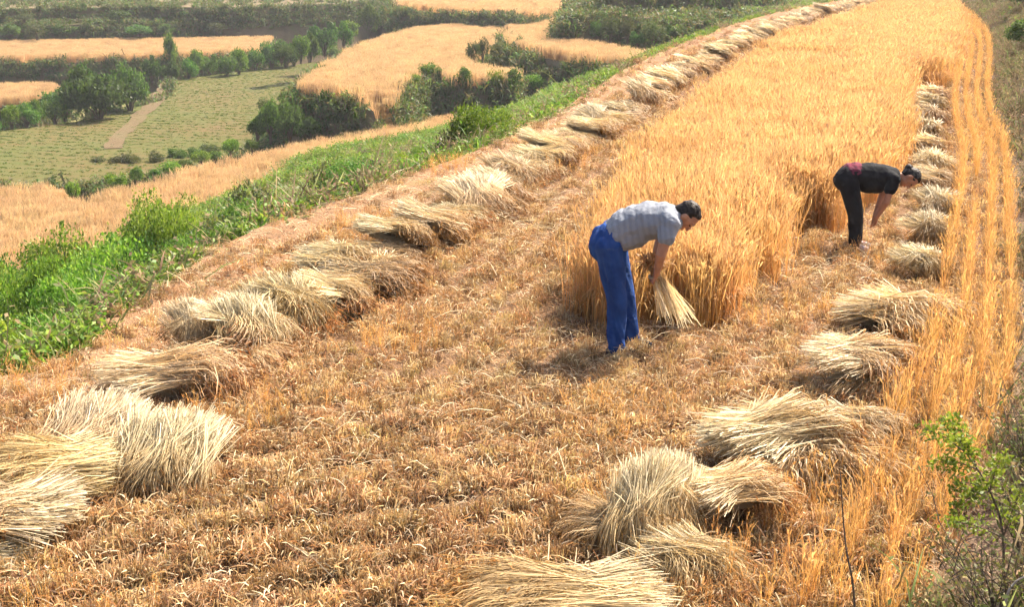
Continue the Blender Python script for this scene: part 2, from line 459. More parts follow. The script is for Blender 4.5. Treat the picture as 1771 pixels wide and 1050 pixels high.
# ------------------------------------------------------------------ terraces across the valley
SCRUB_PTS = []
def terrace(name, pts, mat, crop=0.0, base=-9.8, scrub=2.2, dens=5.0, ease=.42):
    """level or ramped field: pts (px, py, z of the crop's top); the earth lies `crop` lower; banks run down on all sides"""
    W = np.array([gp(*p) for p in pts])
    if np.sum(W[:, 0] * np.roll(W[:, 1], -1) - np.roll(W[:, 0], -1) * W[:, 1]) < 0: W = W[::-1]
    # densify and roughen the outline
    out = []
    for i in range(len(W)):
        a, b = W[i], W[(i + 1) % len(W)]
        n = max(1, int(np.linalg.norm(b - a) / 1.6))
        for j in range(n):
            out.append(a + (b - a) * j / n)
    W = np.array(out)
    e = np.roll(W, -1, 0) - np.roll(W, 1, 0)
    nrm = unit(np.stack([e[:, 1], -e[:, 0], np.zeros(len(W))], 1))
    W = W + nrm * (fbm(W[:, 0] * .3, W[:, 1] * .3, 31) - .5)[:, None] * .8
    top = W.copy(); top[:, 2] -= crop
    drop = top[:, 2] - base
    foot = top + nrm * (drop * ease)[:, None]; foot[:, 2] = base
    mid = top + nrm * (drop * ease * .45 + .2 * (fbm(W[:, 0], W[:, 1], 8) - .5))[:, None]; mid[:, 2] = top[:, 2] - drop * .55
    n = len(W)
    bm = bmesh.new()
    tv = [bm.verts.new(v) for v in top]
    es = [bm.edges.new((tv[i], tv[(i + 1) % n])) for i in range(n)]
    bmesh.ops.triangle_fill(bm, use_beauty=True, edges=es)
    me = bpy.data.meshes.new(name); bm.to_mesh(me); bm.free(); me.update()
    o = link(name, me, mat); tag(o, kind='structure')
    up = sum(p.normal.z for p in me.polygons)
    if up < 0: me.flip_normals()
    i = np.arange(n); j = (i + 1) % n
    V = np.vstack([top - [0, 0, .004], mid, foot])
    Fq = np.vstack([np.stack([i, i + n, j + n, j], 1), np.stack([i + n, i + 2 * n, j + 2 * n, j + n], 1)])
    b = link('bank', mesh_np('bank', V, Fq), M_BANK); tag(b, kind='structure')
    # scrub on the banks that face this way
    rng = np.random.default_rng(len(SCRUB_PTS) + 5)
    for a in range(n):
        c = (a + 1) % n
        m = nrm[a] + nrm[c]
        l = np.linalg.norm(top[c] - top[a])
        if m[1] < .6:
            k = rng.poisson(l * scrub * dens)
            u = rng.random(k)[:, None]; w = rng.random(k) * scrub
            P = top[a] * (1 - u) + top[c] * u + nrm[a] * (w * ease + .15)[:, None]
            P[:, 2] -= w
            SCRUB_PTS.append(P)
    return W, top

def crop_scatter(name, W, top, kit, dens, label, scl=(.85, 1.15), seed=1, rows=None):
    rng = np.random.default_rng(seed)
    lo, hi = W.min(0), W.max(0)
    n = int((hi[0] - lo[0]) * (hi[1] - lo[1]) * dens)
    x = rng.uniform(lo[0], hi[0], n); y = rng.uniform(lo[1], hi[1], n)
    k = inside(x, y, W)
    # keep what the lens can see plus a margin
    k &= (np.abs(x / y) < .48)
    if rows: k &= (np.sin((x * rows[0] + y * rows[1]) * 6.283 / rows[2]) > rows[3])
    x, y = x[k], y[k]
    # height of the sheet: plane through the outline, nearest-vertex corrected
    d = (x[:, None] - top[None, :, 0]) ** 2 + (y[:, None] - top[None, :, 1]) ** 2
    w = 1 / (d ** 1.5 + .01); z = (w * top[None, :, 2]).sum(1) / w.sum(1)
    P = np.stack([x, y, z - .05], 1)
    return scatter(name, kit, P, rng.uniform(*scl, len(P)), .10, label=label, cat='wheat', seed=seed)

TW = {}
TW['strip'] = terrace('terrace', [(-80, 488, -6), (75, 475, -6), (200, 428, -6), (380, 352, -6), (480, 294, -6), (560, 266, -6), (640, 248, -6), (700, 231, -6), (860, 205, -6), (862, 181, -6), (760, 203, -6), (640, 223, -6), (480, 256, -6), (330, 291, -6), (200, 328, -6), (100, 350, -6), (-80, 397, -6)], M_WHEATGND, .62)
TW['corner'] = terrace('terrace', [(-80, 392, -6.7), (60, 362, -6.7), (105, 346, -6.7), (120, 334, -6.7), (60, 320, -6.7), (-80, 320, -6.7)], M_WHEATGND, .62)
TG = terrace('terrace', [(-80, 326, -8), (150, 322, -8), (260, 306, -8), (430, 268, -8), (470, 215, -8), (530, 150, -8), (590, 100, -8), (540, 108, -8), (300, 138, -8), (290, 172, -8), (130, 210, -8), (-80, 238, -8)], M_GREENFLD, 0)
TW['far strip'] = terrace('terrace', [(-80, 98, -6.3), (300, 92, -6.3), (455, 82, -6.3), (470, 62, -6.3), (280, 66, -6.3), (-80, 71, -6.3)], M_WHEATGND, .62)
TW['left strip'] = terrace('terrace', [(-80, 174, -7.3), (60, 166, -7.3), (106, 151, -7.3), (95, 142, -7.3), (-80, 143, -7.3)], M_WHEATGND, .62)
TW['broad'] = terrace('terrace', [(518, 143, -4), (545, 122, -4), (600, 84, -4), (632, 71, -4), (720, 46, -4), (800, 42, -4), (895, 37, -4), (872, 56, -4), (850, 76, -4), (808, 106, -4), (840, 113, -4), (895, 117, -4), (882, 130, -4), (790, 129, -4), (735, 112, -4), (700, 132, -4), (684, 165, -4.5), (692, 204, -5.6), (655, 204, -5.6), (646, 172, -4.5), (612, 151, -4)], M_WHEATGND, .62)
TW['tongue'] = terrace('terrace', [(885, 42, -3.7), (955, 22, -3.1), (1012, 12, -2.9), (985, 48, -2.9), (1000, 66, -2.9), (1060, 78, -2.9), (1125, 90, -2.9), (1105, 102, -2.9), (1040, 96, -2.9), (940, 81, -2.9), (893, 71, -3), (873, 58, -3.4)], M_WHEATGND, .62)
TW['top'] = terrace('terrace', [(695, 6, -2.5), (760, 10, -2.5), (880, 16, -2.5), (935, 21, -2.5), (1045, 8, -2.5), (1075, -30, -2.5), (660, -30, -2.5)], M_WHEATGND, .62)
T7 = terrace('terrace', [(985, 30, -1.5), (1070, 25, -1.5), (1215, 42, -1.5), (1350, 28, -1.5), (1350, 2, -1.5), (1000, 2, -1.5)], M_BANK, 0, dens=4)
T8 = terrace('terrace', [(1050, -4, -.5), (1180, -3, -.5), (1340, -6, -.5), (1380, -60, -.5), (1000, -60, -.5)], M_BANK, 0, dens=4)
# hazy scrub terraces beyond the far strip
T9 = terrace('terrace', [(-120, 44, -4.9), (200, 41, -4.9), (420, 36, -4.9), (560, 26, -4.9), (700, 8, -4.9), (700, -20, -4.9), (-120, -20, -4.9)], M_GREENFLD, 0, dens=6, scrub=3.2)
T10 = terrace('terrace', [(-120, 17, -3.4), (180, 12, -3.4), (420, 12, -3.4), (640, 4, -3.4), (700, -60, -3.4), (-120, -60, -3.4)], M_BANK, 0, dens=6)
# dirt track crossing the seedling field
tp = catmull([gp(292, 140, -7.96), gp(276, 160, -7.96), gp(268, 178, -7.96), gp(244, 196, -7.96), gp(232, 212, -7.96), gp(205, 236, -7.96), gp(196, 256, -7.96)], 8)
tg = unit(np.gradient(tp, axis=0)); tnn = np.stack([tg[:, 1], -tg[:, 0], 0 * tg[:, 0]], 1)
tag(link('path', grid_mesh('path', np.stack([tp - tnn * (.25 + .5 * fbm(tp[:, 0] * .7, tp[:, 1] * .7, 3))[:, None], tp, tp + tnn * (.15 + .6 * fbm(tp[:, 0] * .7, tp[:, 1] * .7, 6))[:, None]], 1)), M_REDSOIL), kind='structure')

for i, (k, lab) in enumerate([('strip', 'ripe wheat on the long strip terrace below the weedy slope'), ('corner', 'ripe wheat on the small terrace at the far left edge'),
                              ('far strip', 'ripe wheat on the thin far strip behind the hedge'), ('left strip', 'ripe wheat beside the big dark trees at left'),
                              ('broad', 'ripe wheat on the broad curving terrace in the valley'), ('tongue', 'ripe wheat on the raised tongue shaped terrace'),
                              ('top', 'ripe wheat on the farthest pale terrace')]):
    crop_scatter('terrace_wheat', *TW[k], K_FARWHEAT, 2.5 if k == 'top' else 7.0, lab, seed=40 + i)
o = crop_scatter('seedlings', *TG, K_SEED, 24.0, 'low green seedlings in rows on the sunken terrace', scl=(.22, .45), seed=60, rows=(.25, 1, 1.1, -.3)); o['category'] = 'seedlings'
for Wt, tp_ in (T7, T8, T9, T10):                      # rough grass and scrub on the unsown terraces
    lo, hi = tp_.min(0), tp_.max(0); rg = np.random.default_rng(6)
    n = int(min((hi[0] - lo[0]) * (hi[1] - lo[1]) * .9, 9000)); x = rg.uniform(lo[0], hi[0], n); y = lo[1] + (hi[1] - lo[1]) * rg.random(n) ** 1.8
    k = inside(x, y, Wt) & (np.abs(x / y) < .48) & (fbm(x * .12, y * .12, 19) > .42)
    SCRUB_PTS.append(np.stack([x[k], y[k], np.full(k.sum(), tp_[:, 2].mean() - .05)], 1))
SP = np.vstack(SCRUB_PTS)
rg = np.random.default_rng(3)
tag(scatter('scrub', K_SCRUB, SP, rg.uniform(.5, 1.2, len(SP)), .3, seed=3), 'dark dry scrub covering the terrace banks', 'scrub')

# ------------------------------------------------------------------ shrubs and trees, each a thing of its own
def crown_mesh(seed, rx, rz, n, leaf, cols, lobes=9, hollow=.55):
    r = np.random.default_rng(seed)
    lc = unit(r.normal(0, 1, (lobes, 3))) * r.uniform(.35, .72, (lobes, 1)); lc[:, 2] = np.abs(lc[:, 2]) * 1.1 - .1
    lr = r.uniform(.2, .42, lobes)
    i = r.integers(0, lobes, n)
    d = unit(r.normal(0, 1, (n, 3)))
    p = lc[i] + d * (lr[i] * r.uniform(hollow, 1.05, n) ** .6)[:, None]
    # twigs: gather leaves into little sprays
    m = n // 7
    cen = p[r.integers(0, n, m)]
    q = r.integers(0, m, n)
    p = np.where(r.random((n, 1)) < .75, cen[q] + r.normal(0, .055, (n, 3)), p)
    P0 = p * [rx, rx, rz * .62]; P0[:, 2] += rz * .45
    P0[:, 2] = np.maximum(P0[:, 2], .04 * rz)
    dd = unit(r.normal(0, 1, (n, 3)) + d * .8 + [0, 0, .3])
    l = leaf * r.uniform(.6, 1.3, n)[:, None]
    P = np.stack([P0, P0 + dd * l * .5, P0 + dd * l], 1)
    c = np.array(cols)[(i + (r.random(n) < .2) * r.integers(0, 4, n)) % len(cols)]
    C = np.repeat((c * r.uniform(.75, 1.3, (n, 1)))[:, None], 3, 1)
    W = np.tile(np.array([.12, .30, .04]), (n, 1)) * l
    V, Fq, CC = ribbons(P, W, unit(np.cross(dd, r.normal(0, 1, (n, 3)))), C)
    return mesh_np('crown', V, Fq, CC), lc * [rx, rx, rz * .62] + [0, 0, rz * .45]

def tube(pts, rads, k=6):
    pts = np.array(pts, float); n = len(pts)
    t = unit(np.gradient(pts, axis=0)); ref = np.where(np.abs(t[:, 2:3]) > .9, np.array([[1., 0, 0]]), np.array([[0, 0, 1.]]))
    a = unit(np.cross(t, ref)); b = np.cross(t, a)
    an = np.arange(k) * 2 * np.pi / k
    V = pts[:, None] + (a[:, None] * np.cos(an)[None, :, None] + b[:, None] * np.sin(an)[None, :, None]) * np.array(rads)[:, None, None]
    i = np.arange(n * k).reshape(n, k); j = np.roll(i, -1, 1)
    return V.reshape(-1, 3), np.stack([i[:-1], j[:-1], j[1:], i[1:]], -1).reshape(-1, 4)

def stem_mesh(targets, r0, k=5):
    V, Fq, o = [], [], 0
    for t in targets:
        m = t * [.45, .45, .45] + np.random.default_rng(int(abs(t[0]) * 1e4)).normal(0, .03, 3)
        v, f = tube([(t[0] * .05, t[1] * .05, -.1), m * [.6, .6, 1], t], [r0, r0 * .7, r0 * .25], k)
        V.append(v); Fq.append(f + o); o += len(v)
    return mesh_np('stem', np.vstack(V), np.vstack(Fq), None, True)

BRIGHT = [(.13, .23, .03), (.19, .29, .045), (.09, .17, .025), (.23, .31, .06)]
MIDG = [(.08, .16, .03), (.11, .19, .038), (.065, .12, .03), (.14, .21, .045)]
DARKG = [(.06, .12, .033), (.08, .155, .038), (.105, .185, .045), (.065, .105, .038)]
GREYG = [(.075, .095, .045), (.10, .105, .05), (.06, .085, .035), (.11, .12, .045)]
PROTO = {}
for key, cols, n, leaf in (('bright', BRIGHT, 2600, .085), ('mid', MIDG, 2600, .085), ('dark', DARKG, 4600, .08), ('grey', GREYG, 2200, .075), ('near', BRIGHT, 7500, .042), ('nearmid', MIDG, 7500, .042)):
    PROTO[key] = []
    for v in range(4 if key in ('bright', 'mid') else 3):
        cm, tg_ = crown_mesh(17 * len(key) + v * 5 + ord(key[0]), 1.0, 1.0, n, leaf, cols, lobes=11 + v * 2)
        sm = stem_mesh(tg_, .03)
        cm.materials.append(M_LEAF); sm.materials.append(M_BARK)
        PROTO[key].append((cm, sm))
def shrub(key, loc, w, h, label, group, name='shrub', cat='shrub', part='stem', rng=random):
    cm, sm = rng.choice(PROTO[key])
    e = empty(name, loc, (0, 0, rng.uniform(0, 6.28)), (w / 2 * .95, w / 2 * .95, h))
    link('crown', cm, None, e); link(part, sm, None, e)
    return tag(e, label, cat, group)

def px_shrub(key, px, py, z, wpx, hpx, label, group, **k):
    p = gp(px, py, z)
    sc = F_PX / math.hypot(p[1], CAM_H - z)
    shrub(key, p, wpx / sc, hpx / sc, label, group, **k)

g = 'dark trees at the edge of the seedling field'
for px, py, w, h, lab in [(112, 203, 96, 66, 'left part of the dark tree clump beside the seedling field'), (172, 208, 140, 100, 'tallest dark green tree of the clump beside the seedling field'),
                          (226, 194, 96, 86, 'right hand tree of the dark clump next to the red dirt track'), (150, 188, 80, 80, 'tree at the back of the dark clump beside the seedling field')]:
    px_shrub('dark', px, py, -8.1, w, h, lab, g, name='tree', cat='tree', part='trunk')
NTH = ['first', 'second', 'third', 'fourth', 'fifth', 'sixth', 'seventh', 'eighth', 'ninth', 'tenth', 'eleventh', 'twelfth', 'thirteenth', 'fourteenth', 'fifteenth', 'sixteenth']
def line_of(pts, z, n, key, wpx, hpx, label, group, seed, **k):
    r = random.Random(seed)
    c = resample(np.array([(*p, 0) for p in pts], float), n)
    for iq, q in enumerate(c):
        kk = key if isinstance(key, str) else r.choice(key)
        px_shrub(kk, q[0] + r.uniform(-8, 8), q[1] + r.uniform(-3, 3), z, wpx * r.uniform(.7, 1.3), hpx * r.uniform(.65, 1.3), label + ', ' + NTH[iq] + ' from left', group, rng=r, **k)
line_of([(-10, 232), (95, 212)], -8.1, 5, ('mid', 'bright'), 52, 40, 'low green shrub left of the dark tree clump', 'low shrubs left of the tree clump', 1)
line_of([(270, 142), (420, 128), (560, 104)], -8.1, 13, ('dark', 'mid', 'mid'), 48, 42, 'green shrub in the hedge behind the seedling field', 'hedge behind the seedling field', 2)
line_of([(20, 136), (260, 130)], -8.6, 9, ('grey', 'dark'), 44, 34, 'grey green shrub below the thin far wheat strip', 'shrubs below the thin far wheat strip', 3)
px_shrub('mid', 296, 128, -8.1, 34, 74, 'slim tall tree rising in front of the thin far wheat strip', None, name='tree', cat='tree', part='trunk')
line_of([(490, 108), (560, 96), (620, 72), (690, 48), (740, 40)], -6.2, 11, ('dark', 'mid'), 52, 46, 'dark green shrub behind the broad curving wheat terrace', 'shrubs behind the broad wheat terrace', 4)
line_of([(745, 40), (830, 34), (920, 22)], -4.9, 6, ('dark', 'grey'), 44, 24, 'dark shrub on the bank under the farthest pale wheat', 'shrubs under the farthest wheat', 5)
line_of([(440, 240), (520, 240), (600, 224), (648, 212)], -6.6, 8, ('dark', 'mid', 'dark'), 66, 62, 'dark green shrub under the left tip of the broad wheat terrace', 'shrubs under the broad terrace tip', 6)
line_of([(460, 200), (540, 190), (625, 190)], -5.9, 5, ('dark', 'grey'), 56, 42, 'grey green shrub high on the bank under the broad terrace', 'shrubs high on the broad terrace bank', 16)
line_of([(695, 196), (760, 186), (850, 176)], -6.2, 7, ('dark', 'grey', 'mid'), 54, 46, 'dark shrub on the bank right of the wheat ramp', 'shrubs right of the wheat ramp', 7)
line_of([(715, 150), (750, 138), (800, 150)], -4.7, 4, ('bright', 'mid'), 44, 34, 'bright green shrub on top of the bank right of the wheat ramp', 'bright shrubs on the bank top', 8)
line_of([(855, 168), (960, 150), (1050, 128)], -5.2, 7, ('mid', 'bright'), 54, 44, 'green shrub between the weedy slope and the raised wheat tongue', 'shrubs below the wheat tongue', 9)
line_of([(820, 110), (870, 104), (910, 108)], -4.4, 5, ('grey', 'mid'), 42, 34, 'grey green shrub on the rounded mound between two wheat terraces', 'shrubs on the mound', 10)
line_of([(1005, 62), (1080, 76), (1140, 84), (1205, 66)], -2.9, 9, ('grey', 'dark'), 44, 36, 'dull green shrub on the dark mound right of the wheat tongue', 'shrubs on the dark mound', 11)
line_of([(175, 292), (260, 292), (390, 268)], -8.4, 8, ('dark', 'grey'), 46, 26, 'dark shrub along the front bank of the seedling field', 'shrubs along the seedling field bank', 12)
line_of([(205, 326), (300, 302), (430, 262)], -7.6, 9, ('mid', 'bright'), 42, 26, 'green shrub behind the long strip of wheat', 'shrubs behind the long wheat strip', 13)
line_of([(-20, 66), (250, 60), (500, 50), (640, 36)], -6.0, 16, ('grey', 'dark', 'dark'), 50, 22, 'hazy shrub on the bank beyond the thin far wheat strip', 'hazy shrubs beyond the thin far strip', 14)
line_of([(-20, 36), (300, 30), (600, 20)], -4.6, 12, ('grey', 'dark'), 44, 18, 'hazy shrub on the topmost bank at the upper left', 'hazy shrubs on the topmost bank', 15)
px_shrub('bright', 128, 350, -6.6, 30, 40, 'lone bright sapling at the edge of the long wheat strip', None, name='sapling', cat='sapling')
px_shrub('mid', 957, 22, -3.7, 14, 16, 'tiny lone tree on the far edge of the raised wheat tongue', None, name='tree', cat='tree', part='trunk')

# shrubs and weeds on the left slope
rs = random.Random(5)
def t_of(px):                                        # slope parameter whose edge point shows at this px
    k = [(885.5 + F_PX * a[0] / (a[1] * math.cos(PITCH) + (CAM_H - a[2]) * math.sin(PITCH))) for a in Ls]
    return float(np.interp(px, k, tt))
def slope_shrub(px, w, key, width, h, label, group):
    p = slope_point(np.array(t_of(px)), np.array(w))
    shrub(key, tuple(p - [0, 0, .08]), width, h, label, group, rng=rs)
g1 = 'shrubs along the left edge of the harvested field'
for px in np.linspace(-240, 340, 34):
    slope_shrub(px + rs.uniform(-12, 12), rs.uniform(.03, .10), rs.choice(['near', 'near', 'nearmid']), rs.uniform(.8, 1.5), rs.uniform(.5, .95), 'bright leafy shrub just below the left edge of the harvested field', g1)
g2 = 'shrubs lower on the left slope'
for px in np.linspace(-260, 420, 34):
    slope_shrub(px + rs.uniform(-20, 20), rs.uniform(.12, .45), rs.choice(['near', 'near', 'nearmid']), rs.uniform(1.2, 2.1), rs.uniform(1.2, 1.9) if 60 < px < 360 else rs.uniform(.6, 1.0), 'green shrub lower down the weedy slope at left', g2)
g3 = 'shrubs along the middle of the field edge'
for px in np.linspace(340, 1060, 84):
    slope_shrub(px + rs.uniform(-15, 15), rs.uniform(.03, .28), rs.choice(['near', 'near', 'nearmid', 'grey']), rs.uniform(.7, 1.8), rs.choice([.4, .55, .75, .9, 1.05]) * rs.uniform(.8, 1.15), 'small green shrub on the slope beyond the row of sheaves', g3)
slope_shrub(190, .40, 'near', 2.2, 1.9, 'tallest leafy shrub standing against the long wheat strip', None)
slope_shrub(480, .3, 'grey', 1.6, 1.2, 'grey green feathery shrub in the middle of the slope', None)

r = np.random.default_rng(8)
n = 26000
t = r.random(n); w = r.random(n) ** 1.9
P = slope_point(t, .012 + .985 * w)
vis = (np.abs(P[:, 0] / P[:, 1]) < .5) & (P[:, 1] > 4)
P = P[vis]; w = w[vis]
dens = fbm(P[:, 0] * .6, P[:, 1] * .6, 77)
k = dens > .38
P, w = P[k], w[k]
tag(scatter('weeds', K_WEED, P, r.uniform(.6, 1.3, len(P)) * (1 + w * .5), .25, seed=8), 'thick green weeds covering the slope below the field edge', 'weeds')
n = 4500; t = r.random(n); P = slope_point(t, .01 + .7 * r.random(n) ** 1.5); P = P[fbm(P[:, 0] * .6, P[:, 1] * .6, 77) < .6]
P = P[(np.abs(P[:, 0] / P[:, 1]) < .5)]
tag(scatter('dry_weeds', K_DRYWEED, P, r.uniform(.8, 1.8, len(P)), .25, seed=9), 'dry brown weeds among the green on the left slope', 'weeds')

# ------------------------------------------------------------------ stubble, litter, standing wheat
WHEAT_POLY = np.array([gp(1015, 560), gp(1110, 568), gp(1250, 578), gp(1300, 505), gp(1350, 432), gp(1360, 405), gp(1440, 400), gp(1510, 345), gp(1545, 290), gp(1558, 230), gp(1572, 160), gp(1640, 152),
                       gp(1652, 110), gp(1660, 60), gp(1640, 8), (40, 100, 0), (26, 92, 0), gp(1545, 14), gp(1500, 46), gp(1440, 70), gp(1385, 90), gp(1330, 116), (4.75, 27.2, 0), (2.2, 18.5, 0), (.98, 13.2, 0)])
def field_points(n, xr, yr, seed, inset=0.0):
    r = np.random.default_rng(seed)
    x = r.uniform(*xr, n); y = yr[0] + (yr[1] - yr[0]) * r.random(n)
    k = inside(x, y, FIELD_POLY) & (np.abs(x / (y + .6)) < .46)
    return x[k], y[k], r
def rowness(x, y):
    near = np.clip((10.0 - y + .25 * x) / 3.0, 0, 1)
    return np.sin((x - .30 * y) * 6.283 / .40 + 2 * fbm(x, y, 4)) * (1 - near) * .6 + np.sin((y - .48 * x) * 6.283 / .40 + 2 * fbm(x * .7, y * .7, 5)) * near

LD = resample(Lc, 700, 1.5)
px_, py_, pz_ = [], [], []
for (yr, d) in (((5.2, 9), 480), ((9, 14), 330), ((14, 24), 110), ((24, 45), 40), ((45, 80), 14)):
    w = yr[1] * .45
    x, y, r = field_points(int(2 * w * (yr[1] - yr[0]) * d), (-w, w), yr, int(yr[0] * 10))
    keep = ~inside(x, y, WHEAT_POLY)
    ed = np.min(np.hypot(x[:, None] - LD[None, :, 0], y[:, None] - LD[None, :, 1]), 1)
    pr = .46 + 1.1 * rowness(x, y) + 1.3 * (fbm(x * 1.3, y * 1.3, 55) - .5)
    pr *= np.where(ed < .55 + .5 * fbm(x * 1.5, y * 1.5, 90), .3, 1)
    keep &= r.random(len(x)) < np.clip(pr, .04, 1)
    px_.append(x[keep]); py_.append(y[keep])
X, Y = np.concatenate(px_), np.concatenate(py_)
r = np.random.default_rng(77)
STUB_SC = r.uniform(.6, 1.45, len(X)) * (1 + .25 * rowness(X, Y)) * np.where(Y > 20, 1.3, 1.0)
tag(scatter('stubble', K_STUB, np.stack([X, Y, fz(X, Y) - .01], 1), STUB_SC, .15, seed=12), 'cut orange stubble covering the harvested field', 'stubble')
x, y, r = field_points(5500, (-7, 9), (5.2, 26), 31)
k = ~inside(x, y, WHEAT_POLY) & (r.random(len(x)) < np.clip(.15 + 1.6 * (fbm(x * .9, y * .9, 66) - .4), .05, .8)); x, y = x[k], y[k]
tag(scatter('straw_litter', K_LITTER, np.stack([x, y, fz(x, y)], 1), r.uniform(.5, 1.1, len(x)), .1, seed=13), 'loose pale straw littering the stubble', 'straw')
# taller left-over stalks
x, y, r = field_points(9000, (-5, 7), (5.2, 20), 32)
k = ~inside(x, y, WHEAT_POLY) & (fbm(x * 1.1, y * 1.1, 91) > .62); x, y = x[k], y[k]
tag(scatter('uncut_stalks', K_SPARSE, np.stack([x, y, fz(x, y) - .02], 1), r.uniform(.25, .45, len(x)), .2, seed=14), 'missed wheat stalks left standing in the stubble', 'wheat')

# the standing crop
px_, py_ = [], []
for (yr, d) in (((10, 16), 165), ((16, 26), 105), ((26, 45), 45), ((45, 95), 18)):
    w = yr[1] * .45
    x, y, r = field_points(int(w * 1.3 * (yr[1] - yr[0]) * d), (-.3 * w, w), yr, 300 + int(yr[0]))
    xw = x + .40 * (fbm(x * 2.2, y * 2.2, 14) - .5) + r.normal(0, .05, len(x)); yw = y + .40 * (fbm(x * 2.2, y * 2.2, 15) - .5) + r.normal(0, .07, len(x))
    k = inside(xw, yw, WHEAT_POLY)
    gap = np.sin((x - .36 * y) * 6.283 / .9)                         # drill-row gaps
    k &= ~((gap > .93) & (fbm(x * .6, y * .25, 70) > .52))
    px_.append(x[k]); py_.append(y[k])
X, Y = np.concatenate(px_), np.concatenate(py_)
r = np.random.default_rng(78)
hs = .84 + .34 * fbm(X * .6, Y * .6, 41) + r.normal(0, .05, len(X))
nearY = Y < 32
bx = np.full(len(X), 9.0)
for a_, b_ in zip(WHEAT_POLY, np.roll(WHEAT_POLY, -1, 0)):
    ab = (b_ - a_)[:2]; tt_ = np.clip(((X - a_[0]) * ab[0] + (Y - a_[1]) * ab[1]) / (ab @ ab), 0, 1)
    bx = np.minimum(bx, np.hypot(X - a_[0] - tt_ * ab[0], Y - a_[1] - tt_ * ab[1]))
edge = np.clip(1 - bx / .32, 0, 1) * nearY
hs *= 1 - edge * r.uniform(.05, .42, len(X))
wd = np.where(Y > 26, 1.6, np.where(Y > 16, 1.2, 1.0))
S3 = np.stack([wd, wd, hs], 1)
tag(scatter('standing_wheat', K_WHEAT, np.stack([X, Y, fz(X, Y) - .02], 1), S3, .06, seed=15), 'tall golden wheat still standing in the middle of the field', 'wheat')
# thin rows along the right edge
pts = []
r = np.random.default_rng(79)
for off in (.05, .24, .43, .62):
    for k in np.linspace(0, 1, 1500) ** 1.3:
        A = np.array([np.interp(k, np.linspace(0, 1, NR), Rb[:, i]) for i in range(3)])
        if A[1] < 5.2 or A[1] > 95: continue
        nn = np.array([np.interp(k, np.linspace(0, 1, NR), nr[:, i]) for i in range(3)])
        if off > .5 and A[1] < 7.5: continue
        if fbm(np.array([A[1] * .9]), np.array([off * 9]), 33)[0] < .30: continue
        pts.append(A - nn * (off * (1 + .012 * max(A[1] - 15, 0)) + r.normal(0, .014)) + [0, 0, -.02])
P = np.array(pts)
P[:, 2] = fz(P[:, 0], P[:, 1]) - .02
tag(scatter('wheat_rows', K_ROW, P, r.uniform(.42, .72, len(P)), .07, seed=16), 'thin rows of wheat left standing along the right bank', 'wheat')
# sparse uncut patch in the near right corner
NEAR_POLY = np.array([gp(1180, 1090), gp(1270, 940), (gp(1400, 860)), gp(1500, 795), gp(1590, 700), gp(1670, 690), gp(1665, 800), gp(1610, 940), gp(1575, 1090)])
lo, hi = NEAR_POLY.min(0), NEAR_POLY.max(0)
n = 700
x = r.uniform(lo[0], hi[0], n); y = r.uniform(lo[1], hi[1], n)
k = inside(x, y, NEAR_POLY) & (np.sin((x - .42 * y) * 6.283 / .2) > -.35); x, y = x[k], y[k]
tag(scatter('sparse_wheat', K_SPARSE, np.stack([x, y, fz(x, y) - .02], 1), r.uniform(.32, .55, len(x)), .1, seed=17), 'sparse orange wheat standing in the near right corner', 'wheat')

# right bank growth
k = r.random(9000); q = r.random(9000) ** 1.2 * 6 + .12
P = bank_point(k, q); P = P[(np.abs(P[:, 0] / P[:, 1]) < .55) & (P[:, 1] > 4.2)]
tag(scatter('bank_weeds', K_DRYWEED, P, r.uniform(.5, 1.2, len(P)), .3, seed=18), 'brown dry weeds on the bank at the right edge', 'weeds')
k = r.random(5000); q = r.random(5000) * 5 + .3
P = bank_point(k, q); P = P[(np.abs(P[:, 0] / P[:, 1]) < .55) & (P[:, 1] > 4.2)]
P = P[fbm(P[:, 0] * .8, P[:, 1] * .8, 88) > .55]
tag(scatter('bank_grass', K_WEED, P, r.uniform(.4, .9, len(P)), .3, seed=19), 'green grass tufts on the bank at the right edge', 'grass')
kk = np.linspace(0, 1, NR)
def bank_k(y): return float(np.interp(y, Rb[8:, 1], kk[8:]))
for i, (y, q, w, h, key, lab) in enumerate([(17, 1.0, .8, .5, 'mid', 'green shrub on the right bank above the thin wheat rows'), (22, 1.2, 1.2, .8, 'grey', 'dull shrub on the right bank level with the far sheaves'),
                                            (13, 1.1, .7, .45, 'mid', 'green shrub on the right bank level with the woman in black'), (30, 1.6, 1.6, .9, 'grey', 'grey shrub high on the far right bank'),
                                            (40, 2.0, 2.0, 1.1, 'grey', 'grey shrub at the top right corner of the field'), (34, .9, 1.5, .7, 'dark', 'dark low shrub beside the bend of the wheat rows'), (48, 1.4, 2.2, 1.0, 'dark', 'dark shrub on the far right bank near the top edge'), (26, 2.0, 1.4, .8, 'dark', 'dark shrub on the right bank opposite the upper sheaves'), (19, 1.8, 1.1, .7, 'grey', 'dull shrub on the bank between two green ones at right')]):
    shrub(key, tuple(bank_point(np.array(bank_k(y)), np.array(q))), w, h, lab, 'shrubs on the right bank')


